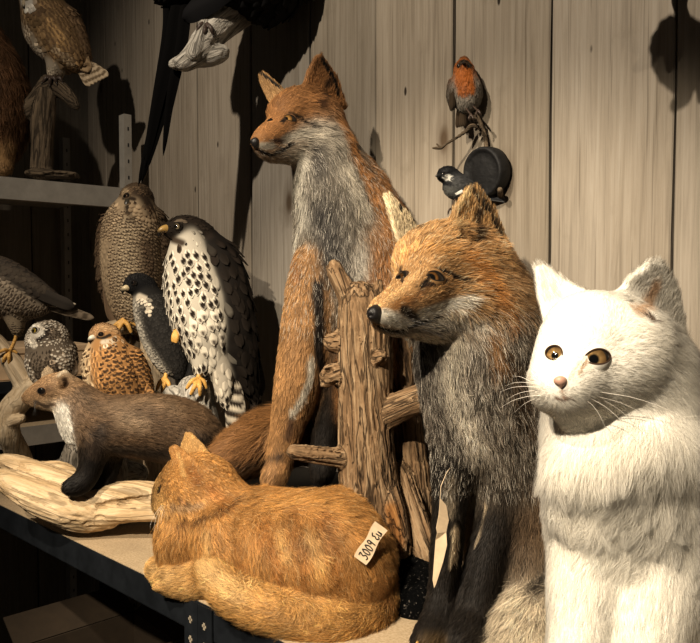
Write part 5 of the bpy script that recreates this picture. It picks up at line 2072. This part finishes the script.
# ---- owl on the upper shelf
def shelf_owl():
    B = Body(2.0, k=.014, vox=.003)
    TW, CR = (.25, .165, .085), (.42, .36, .28)
    B.ell(40, -6, .0, 21, 18, 22, flow=px_axes((.2, -.9, .2)), ln=.014, col=(.42, .30, .17))
    B.chain([(42, 6, .0, 20), (50, 24, .0, 22), (62, 46, .0, 19), (74, 60, .0, 11)], col=TW, ln=.020, flow=px_axes((.45, -.9, 0)))
    B.chain([(34, 14, -.014, 9), (36, 32, -.014, 10), (44, 46, -.014, 9), (52, 54, -.01, 6)], col=CR, ln=.014, flow=px_axes((.2, -1, 0)))
    B.chain([(66, 20, .01, 14), (78, 46, .014, 10), (84, 64, .014, 5)], col=(.20, .135, .08), ln=.022, flow=px_axes((.35, -.95, 0)))
    B.chain([(54, 54, -.01, 7), (54, 64, -.012, 5), (52, 74, -.015, 3.6)], col=CR, ln=.009, flow=px_axes((0, -1, 0)))
    B.chain([(60, 56, .0, 6), (60, 66, .0, 4.5), (58, 75, .0, 3.4)], col=CR, ln=.009, flow=px_axes((0, -1, 0)))
    B.ell(30, 0, -.034, 9, 10, 6, k=.006, flow=px_axes((0, -1, 0)), ln=.007, col=(.75, .70, .62))
    S = Surf(B, 2)
    S.soft = .002
    S.base_len = .018
    S.paint([(28, 3)], 8, (.76, .71, .63), .5)
    S.paint([(25, 10), (36, 9), (44, 3)], 2.6, (.14, .09, .05), .7)
    S.paint([(48, 20), (60, 38)], 8, (.52, .34, .16), .9)
    S.paint([(52, 44), (72, 60)], 6, (.46, .36, .24), .8)
    ey = [set_eye(S, None, 27, -3, 3.2, (-.5, 0, -.86), (.02, .015, .01), pupil=.55, h=.92, corner=1.0, sink=.66)]
    r = finish(S, 'owl', 'tawny brown owl with pale front on a perch on the shelf', 'bird', ey)
    feathers(S, r, .020, .5, .42, [(pat_streak, dict(lo=np.array((.11, .07, .04)), w=.35), None), (pat_plain, {}, [dab(S, [(32, 16), (38, 40)], 10, .4), dab(S, [(54, 64)], 9, .3), dab(S, [(28, 2)], 10, .3)])], tone=.22)
    quills(S, r, 'wing', fan((58, 26, -.02), (72, 30, -.0), (74, 68, -.012), (88, 72, .0), 6, 6, (.36, .26, .155), pat_bars, dict(n=5, lo=np.array((.16, .11, .065)), cut=.55)))
    quills(S, r, 'tail', fan((74, 56, .0), (80, 58, .01), (90, 86, .0), (108, 76, .01), 6, 4.5, (.46, .37, .26), pat_bars, dict(n=5, lo=np.array((.14, .1, .06)), cut=.6)))
    beak(S, r, [(25, 2, -.045, 2.6), (24, 6, -.05, 1.8), (25, 9, -.05, .7)], (.5, .42, .3))
    for sh, x in ((-.015, 52), (.0, 58)):
        claw_foot(S, r, [(x, 72, sh), (x - 2, 77, sh - .003)], [[(x - 2, 76, sh), (x - 6, 78, sh - .012), (x - 9, 82, sh - .01)], [(x - 2, 76, sh), (x - 2, 79, sh - .016), (x - 2, 84, sh - .012)], [(x - 2, 76, sh), (x + 2, 78, sh - .012), (x + 4, 82, sh - .01)]], 1.7, 'darkleg')


shelf_owl()


# ---- black long-tailed bird at the top
def black_bird():
    B = Body(1.60, k=.016, vox=.0036)
    BK = (.008, .0075, .008)
    B.chain([(300, -50, -.05, 12), (292, -34, -.04, 20), (268, -18, -.02, 36), (235, -32, -.02, 42), (200, -30, -.03, 34), (176, -14, -.03, 20)], col=BK, ln=.030, flow=px_axes((-.95, -.2, 0)))
    B.chain([(268, -2, -.01, 22), (285, -12, -.02, 16)], col=BK, ln=.02, flow=px_axes((-.8, -.3, 0)))
    S = Surf(B, 2)
    S.soft = .002
    S.base_len = .026
    r = finish(S, 'black_bird', 'large black long tailed bird at the top on the grey branch', 'bird')
    feathers(S, r, .034, .42, .40, [(pat_edge, dict(edge=np.array((.013, .012, .012))), None)], tone=.2)
    P_ = Plume()
    def longf(pts, wd):
        q = spline(np.array([list(S.body.pt(*p)) for p in pts]), 8)
        n = len(q)
        V, C, Q, u = [], [], [], np.linspace(-1, 1, 5)
        for i in range(n):
            t = i / (n - 1)
            tg = unit(q[min(i + 1, n - 1)] - q[max(i - 1, 0)])
            s_ = unit(np.cross(-FW, tg))
            w_ = px_r(wd, 1.60) * min(1, .5 + t * 3) * (1 - t ** 3) ** .6
            for k in u:
                V.append(q[i] + s_ * k * w_ + FW * (.002 * k * k)); C.append(np.array((.004, .0036, .0034)) * (.7 + .5 * abs(k)))
        for i in range(n - 1):
            for k in range(4):
                a = i * 5 + k
                Q.append((a, a + 1, a + 6, a + 5))
        P_.V.append(np.array(V)); P_.Q.append(np.array(Q) + P_.n); P_.C.append(np.array(C)); P_.n += len(V)
    longf([(175, -10, -.03), (172, 40, -.035), (160, 100, -.03), (138, 186, -.02)], 8)
    longf([(180, -10, -.036), (176, 40, -.04), (162, 100, -.035), (141, 184, -.024)], 7)
    longf([(184, -10, -.04), (180, 40, -.045), (168, 90, -.04), (146, 172, -.028)], 7)
    longf([(178, -10, -.045), (170, 50, -.05), (158, 100, -.045), (145, 168, -.03)], 7)
    longf([(186, -6, -.042), (180, 50, -.05), (170, 100, -.045), (163, 156, -.03)], 5)
    longf([(186, -6, -.046), (182, 40, -.055), (172, 90, -.05), (164, 134, -.03)], 6)
    longf([(168, -14, -.03), (168, 30, -.035), (158, 90, -.03), (144, 160, -.03)], 6)
    P_.build('tail', r, 'plumeblack')
    quills(S, r, 'wing', fan((255, -30, -.08), (240, -12, -.08), (196, 0, -.06), (182, 18, -.05), 7, 9, BK, pat_plain, {}))
    beak(S, r, [(302, -52, -.06, 6), (310, -52, -.07, 5), (318, -48, -.07, 3), (320, -44, -.07, 1)], (.2, .18, .12))
    claw_foot(S, r, [(212, 10, -.03), (208, 18, -.045), (204, 24, -.055)], [[(205, 22, -.055), (200, 26, -.065), (197, 33, -.06)], [(205, 23, -.055), (205, 30, -.068), (204, 36, -.062)], [(206, 23, -.055), (211, 28, -.066), (213, 35, -.06)]], 2.2, 'darkleg')


black_bird()


# ---- brown furred animal at the left edge of the shelf
def shelf_animal():
    B = Body(2.0, k=.02, vox=.004)
    BR = (.22, .115, .055)
    B.chain([(-30, 30, -.0, 20), (-22, 52, .0, 24), (-16, 80, .0, 34), (-14, 112, .0, 36), (-18, 138, .0, 34)], col=BR, ln=.03, k=.03)
    B.chain([(-2, 130, -.02, 14), (0, 150, -.03, 10), (0, 164, -.03, 8), (3, 168, -.045, 6)], col=(.42, .26, .12), ln=.014)
    B.chain([(-42, 26, -.03, 8), (-50, 28, -.05, 6)], col=BR, ln=.012)
    B.chain([(-40, 145, .0, 24), (-30, 164, .0, 12)], col=BR, ln=.02)
    S = Surf(B, 2)
    S.soft = .002
    r = finish(S, 'furry_animal', 'reddish brown furry animal on the shelf, cut off by the left edge', 'animal')
    S.fur(14000, r, M['fur'], rad=.0005, lift=.4, clump=.5, tone=.25)


shelf_animal()
# ---- unseen bird and bracket branch, added to cast shadow on the right boards
def shadow_caster():
    c = np.array([.305, .94, 1.715])
    f = CAM * 0
    D = float(np.dot(c - CAM, FW))
    cx = CX + float(np.dot(c - CAM, RT)) / D * FPX
    cy = CY - float(np.dot(c - CAM, UP)) / D * FPX
    B = Body(D, k=.01, vox=.003)
    BK = (.02, .018, .017)
    B.chain([(cx - 20, cy - 34, 0, 12), (cx - 6, cy - 20, 0, 24), (cx + 12, cy + 2, 0, 26), (cx + 26, cy + 18, 0, 15), (cx + 40, cy + 32, 0, 5)], col=BK, ln=.016, flow=px_axes((.6, -.7, 0)))
    B.chain([(cx - 22, cy - 44, -.01, 15), (cx - 12, cy - 36, 0, 16)], col=BK, ln=.01, flow=px_axes((.5, -.6, 0)))
    S = Surf(B, 2)
    S.soft = .002
    S.base_len = .016
    r = finish(S, 'shadow_caster_bird', 'unseen dark bird on a wall branch, added to cast shadow on the right boards', 'bird')
    feathers(S, r, .02, .45, .5, [(pat_edge, dict(edge=np.array((.03, .028, .026))), None)])
    quills(S, r, 'tail', fan((cx + 26, cy + 16, 0), (cx + 32, cy + 22, .01), (cx + 36, cy + 62, 0), (cx + 54, cy + 56, .01), 5, 6, BK, pat_plain, {}))
    beak(S, r, [(cx - 34, cy - 46, -.014, 5), (cx - 42, cy - 45, -.016, 3.5), (cx - 48, cy - 42, -.016, 1)], (.1, .09, .07))
    e = S.body.pt(cx + 14, cy + 26, .0)
    def br(b):
        w = e - WN * np.dot(e - W0, WN)
        b.wchain([list(e + RT * -.03 - UP * .012) + [.006], list(e - UP * .006) + [.007], list((e + w) / 2 + UP * .02) + [.009], list(w + UP * .07 + WN * .008) + [.011]])
    wood('shadow_caster_branch', D, br, M['darkbark'], 'short branch bracket added out of view under the shadow casting bird', 'branch', (0, 0, 1), .001, .05, .01, .0025, None, 61)


shadow_caster()
# ------------------------------------------------------------------ robin, great tit, their twig and wall disc
def disc_and_twig():
    D = 1.30
    c = on_wall(494, 172, .0)
    n = WN
    up = np.array([0, 0, 1.0])
    s = np.cross(up, n)
    # turned black disc, bolted to the wall
    prof = [(.0, .026), (.012, .0255), (.022, .0245), (.030, .023), (.0335, .0245), (.037, .0275), (.040, .027), (.0415, .022), (.0415, .010), (.040, .0)]
    V, F = [], []
    N_ = 40
    tilt = unit(n - .06 * s - .12 * up)
    s2 = unit(np.cross(up, tilt)); u2 = np.cross(tilt, s2)
    for r, h in prof:
        for j in range(N_):
            a = 2 * math.pi * j / N_
            V.append(c + n * .006 + tilt * h + (s2 * math.cos(a) + u2 * math.sin(a)) * r)
    for i in range(len(prof) - 1):
        for j in range(N_):
            k = (j + 1) % N_
            F.append((i * N_ + j, i * N_ + k, (i + 1) * N_ + k, (i + 1) * N_ + j)[::-1])
    F.append(tuple((len(prof) - 1) * N_ + j for j in range(N_))[::-1])
    me = mesh_from(V, F, True, 'mounting_disc')
    o = link('mounting_disc', me, simple('black_lacquer', (.006, .0055, .0055), .7, var=.7, vs=90, bump=.8))
    me.transform(Matrix.Translation(-Vector(c))); o.location = c
    tag(o, 'round black wooden disc fixed to the plank wall', 'disc')
    base = c + n * .032
    d0 = np.dot(base - CAM, FW)

    def tw(b):
        b.chain([(489, 166, d0 - D, 1.73), (487, 155, -.03, 1.87), (486, 144, -.03, 2.02), (484, 132, -.03, 1.87), (480, 122, -.03, 1.73), (477, 116, -.03, 1.87), (475, 111, -.03, 1.58)])
        b.chain([(484, 134, -.03, 1.73), (478, 127, -.03, 1.58), (471, 126, -.03, 1.87), (466, 131, -.03, 1.73), (456, 138, -.03, 1.30), (446, 144, -.03, 1.15), (441, 148, -.03, 1.30), (433, 148, -.03, 1.08)])
        b.chain([(441, 148, -.03, 1.15), (437, 144, -.03, 0.94)])
        b.chain([(478, 118, -.03, 1.58), (472, 117, -.03, 1.58), (469, 118, -.03, 1.30)])
        b.chain([(500, 190, d0 - D - .02, 3), (501, 205, .0, 2.59), (503, 222, .01, 2.74), (505, 235, .01, 3)])
        b.chain([(494, 185, d0 - D, 1.80), (486, 200, -.02, 1.58), (462, 208, -.02, 1.44), (452, 214, -.02, 1.15)])
    wood('twig', D, tw, M['darkbark'], 'thin forked twig growing from the black disc on the wall', 'twig', (0, 0, 1), .0006, .02, .004, .0011, None, 51, .002)


disc_and_twig()


def robin():
    B = Body(1.27, k=.006, vox=.0014)
    BRN, ORG, GRY = (.05, .036, .023), (.36, .115, .022), (.24, .215, .18)
    B.chain([(463, 67, -.005, 6.5), (464, 71, .0, 8.5), (465, 78, .0, 10)], col=ORG, ln=.006, flow=px_axes((0, -1, -.1)))
    B.chain([(465, 80, .0, 11), (466, 90, .0, 14), (467, 98, .0, 12.5), (464, 105, .0, 6)], col=GRY, ln=.008, flow=px_axes((0, -1, -.1)))
    B.chain([(454, 82, .008, 5), (452, 94, .01, 5), (452, 106, .01, 2.6)], col=BRN, ln=.008, k=.003, flow=px_axes((0, -1, 0)))
    B.chain([(464, 61.5, .004, 5), (465, 66, .012, 7)], col=BRN, ln=.004, flow=px_axes((0, .3, 1)))
    S = Surf(B, 2)
    S.base_len = .007
    S.paint([(463, 70), (464, 78), (466, 86)], 12, ORG, .45)
    S.paint([(459, 63), (464, 60), (470, 64)], 3.5, BRN, .6)
    S.paint([(464, 101), (470, 98)], 8, (.32, .29, .25), .8)
    ey = [set_eye(S, None, 458.5, 66, 1.5, (-.7, .1, -.7), (.01, .008, .006), pupil=.7, lid=None, sink=.6), set_eye(S, None, 468.5, 66, 1.5, (.6, .1, -.75), (.01, .008, .006), pupil=.7, lid=None, sink=.6)]
    r = finish(S, 'robin', 'robin with orange breast perched on the twig tip', 'bird', ey, .7)
    S.fur(9000, r, M['fur'], name='plumage', rad=.00034, lift=.22, clump=.5, tone=.15, root=.6, tipgain=1.1)
    quills(S, r, 'wing', fan((452, 80, .0), (455, 84, -.008), (451, 111, .0), (453, 108, -.006), 5, 2.4, BRN, pat_plain, {}))
    quills(S, r, 'tail', fan((459, 102, .004), (463, 103, .004), (457, 128, .0), (465, 126, .0), 5, 2.2, (.05, .035, .022), pat_plain, {}, .0005))
    beak(S, r, [(463.5, 63.5, -.016, 1.7), (463.5, 63, -.022, 1.3), (463.5, 63, -.028, .5)], (.03, .025, .02))
    claw_foot(S, r, [(464, 106, -.004), (468, 111, -.02), (471, 115, -.03)], [[(471, 114, -.03), (469, 118, -.034), (470, 121, -.03)], [(471, 114, -.03), (473, 118, -.036), (474, 121, -.03)]], .85, 'darkleg', 1.2)
    claw_foot(S, r, [(471, 104, -.004), (475, 108, -.02), (478, 111, -.03)], [[(478, 110, -.03), (476, 114, -.035), (477, 117, -.03)], [(478, 110, -.03), (480, 113, -.034), (481, 116, -.03)]], .85, 'darkleg', 1.2)


robin()


def great_tit():
    B = Body(1.26, k=.006, vox=.0014)
    BK, WT, GR = (.008, .008, .009), (.72, .70, .64), (.05, .05, .052)
    B.chain([(442, 175, -.006, 4.5), (447, 175, .0, 7), (452, 177, .004, 7.5)], col=BK, ln=.005, flow=px_axes((.9, -.2, .2)))
    B.chain([(453, 180, .0, 8), (460, 186, .0, 10), (468, 191, .0, 8.5), (476, 195, .0, 4.5)], col=GR, ln=.007, flow=px_axes((.85, -.4, .1)))
    B.chain([(448, 186, -.003, 5), (453, 191, -.003, 6), (460, 194, -.003, 5)], col=(.10, .10, .09), ln=.006, flow=px_axes((.8, -.5, 0)))
    S = Surf(B, 2)
    S.base_len = .006
    S.paint([(445, 178), (448, 177)], 3.6, WT, .4)
    S.paint([(443, 183), (450, 184)], 3, BK, .6)
    ey = [set_eye(S, None, 443.5, 173.5, 1.3, (-.5, .1, -.85), (.008, .007, .006), pupil=.7, lid=None, sink=.6)]
    r = finish(S, 'great_tit', 'small tit with black head and white cheek below the robin', 'bird', ey, .8)
    S.fur(8000, r, M['fur'], name='plumage', rad=.00034, lift=.2, clump=.5, tone=.12, root=.7, tipgain=1.05)
    quills(S, r, 'wing', fan((457, 183, -.012), (462, 188, -.016), (482, 197, -.008), (476, 200, -.012), 5, 2.6, (.04, .042, .046), pat_edge, dict(edge=np.array((.12, .12, .12)))) +
           fan((455, 194, -.018), (456, 195, -.018), (466, 189, -.02), (468, 189, -.02), 2, 1.2, (.72, .70, .64), pat_plain, {}))
    quills(S, r, 'tail', fan((474, 194, .0), (477, 196, .0), (505, 198, .0), (508, 201, .0), 4, 2.0, (.03, .032, .036), pat_edge, dict(edge=np.array((.16, .16, .16))), .0005))
    beak(S, r, [(440, 175.5, -.012, 1.8), (437.5, 175.8, -.014, 1.3), (435.5, 176, -.015, .5)], (.02, .02, .02))
    claw_foot(S, r, [(456, 198, -.006), (453, 204, -.012), (452, 209, -.016)], [[(452, 208, -.016), (449, 210, -.02), (448, 214, -.018)], [(452, 208, -.016), (453, 212, -.022), (453, 216, -.018)]], .8, 'darkleg', 1.2)


great_tit()


# ------------------------------------------------------------------ paper tags
def tag_text(strokes, o, ex, ey, n, parent, name='lettering'):
    b = MB()
    for st in strokes:
        pts = [o + ex * x + ey * y + n * .0006 for x, y in st]
        if len(pts) > 2:
            pts = list(spline(np.array(pts), 3))
        b.tube(pts, .00075, 5)
    return b.build(name, M['ink'], parent)


M['ink'] = simple('black_ink', (.01, .01, .012), .6)
M['paper'] = simple('cream_card', (.66, .52, .36), .75, var=.10, vs=90)


def ginger_tag():
    # lies along the flank; reads upward to the right
    A = ginger_S.hit(358, 561)
    Bq = P(380, 528, np.dot(A - CAM, FW) + .012)
    nrm = unit(ginger_S.hitn(366, 546)[1] - FW * .8)
    ex = unit(Bq - A)
    ex = unit(ex - nrm * np.dot(ex, nrm))
    ey = np.cross(nrm, ex)
    L, H = np.linalg.norm(Bq - A) * 1.04, .021
    o = A + nrm * .013 - ey * H * .45
    pts, Fc = [], []
    n = 10
    for i in range(n + 1):
        t = i / n
        for v in (0, 1):
            y = v * H + (.0012 * math.sin(9 * t) if v else -.0015 * math.sin(7 * t))
            pts.append(o + ex * L * t + ey * y)
    for i in range(n):
        a = i * 2
        Fc.append((a, a + 2, a + 3, a + 1))
    me = mesh_from(pts, Fc, False, 'price_tag')
    ob = link('price_tag', me, M['paper'])
    sd = ob.modifiers.new('s', 'SOLIDIFY'); sd.thickness = .0007
    me.transform(Matrix.Translation(-Vector(A))); ob.location = A
    tag(ob, 'cream paper price tag with handwriting on the ginger cat', 'tag')
    h = H * .62
    z = H * .18
    w = L * .105
    def dig(k, x0):
        G = {'3': [[(0, 1), (.7, 1), (.35, .58), (.8, .35), (.5, 0), (0, .05)]],
             '0': [[(.4, 1), (.05, .6), (.2, .05), (.6, .05), (.78, .55), (.4, 1)]],
             '9': [[(.75, .85), (.35, 1), (.1, .7), (.4, .5), (.75, .8)], [(.75, .85), (.6, 0)]],
             'E': [[(.8, 1), (.2, .8), (.45, .55), (.1, .25), (.5, 0), (.85, .2)]],
             'u': [[(0, .6), (.1, .05), (.5, .05), (.65, .55)], [(.65, .55), (.75, 0)]]}
        return [[(x0 + x * w, z + y * h) for x, y in s] for s in G[k]]
    st = []
    x = L * .10
    for ch in '3009':
        st += dig(ch, x); x += w * 1.12
    x += w * .7
    for ch in 'Eu':
        st += dig(ch, x); x += w * 1.12
    tag_text(st, o, ex, ey, nrm, ob)


ginger_tag()


def fox_tag():
    D = .965
    q = lambda x, y, z=0: P(x, y, D + z)
    V = [q(440, 498), q(446, 505, .004), q(448.5, 520, .006), q(446, 532, .003), q(447, 545), q(443, 562, -.002), q(436, 584, -.004), q(434, 588, -.004), q(432.5, 580, -.004),
         q(434, 560, -.002), q(435.5, 540), q(437, 533, -.003), q(436, 528, -.003), q(438.5, 515)]
    m = np.mean(V, 0)
    me = mesh_from(V, [tuple(range(len(V)))], False, 'paper_tag')
    bm = bmesh.new(); bm.from_mesh(me); bmesh.ops.triangulate(bm, faces=bm.faces[:]); bm.to_mesh(me); bm.free()
    ob = link('paper_tag', me, M['paper'])
    sd = ob.modifiers.new('s', 'SOLIDIFY'); sd.thickness = .0007
    me.transform(Matrix.Translation(-Vector(V[0]))); ob.location = V[0]
    tag(ob, 'narrow folded paper tag hanging by the leg of the front fox', 'tag')
    MB().tube([q(440, 498), q(441, 486, .005), q(446, 474, .02), q(450, 468, .03)], .0005, 5).build('string', M['paper'], ob)


fox_tag()
# ------------------------------------------------------------------ camera, light, look
cd = bpy.data.cameras.new('camera')
cam = bpy.data.objects.new('camera', cd)
COL.objects.link(cam)
cam.location = CAM
cam.rotation_euler = (math.pi / 2 - PITCH, 0, 0)
cd.sensor_fit = 'HORIZONTAL'
cd.sensor_width = 36
cd.lens = FPX / 700 * 36
cd.clip_start = .02
SC.camera = cam


def spot(name, loc, target, power, col, ang, blend, rad):
    l = bpy.data.lights.new(name, 'SPOT')
    l.energy = power; l.color = col
    l.spot_size = math.radians(ang); l.spot_blend = blend
    l.shadow_soft_size = rad
    o = bpy.data.objects.new(name, l)
    COL.objects.link(o)
    o.location = loc
    d = Vector(target) - Vector(loc)
    o.rotation_euler = d.to_track_quat('-Z', 'Y').to_euler()
    return o


LK = unit(np.array([.34, .68, -.62]))
tgt = np.array([.02, 1.13, .84])
spot('track_spot', tgt - LK * 2.3, tgt, 250, (1.0, .87, .68), 46, .55, .025)
LK2 = unit(np.array([.46, .58, -.60]))
tg2 = np.array([.06, 1.42, 1.32])
spot('wash_spot', tg2 - LK2 * 2.6, tg2, 240, (1.0, .88, .72), 72, .9, .03)
w = bpy.data.worlds.new('world')
SC.world = w
w.use_nodes = True
w.node_tree.nodes['Background'].inputs[0].default_value = (1.0, .88, .74, 1)
w.node_tree.nodes['Background'].inputs[1].default_value = .035
SC.view_settings.view_transform = 'Standard'
SC.view_settings.look = 'None'
SC.view_settings.exposure = .16
SC.view_settings.gamma = .88
SC.cycles.use_denoising = True
SC.cycles.denoising_prefilter = 'ACCURATE'
SC.cycles.denoising_input_passes = 'RGB_ALBEDO_NORMAL'
SC.cycles.max_bounces = 6
SC.cycles.diffuse_bounces = 3
SC.cycles.glossy_bounces = 2
SC.cycles.transparent_max_bounces = 24
SC.cycles.sample_clamp_indirect = 1
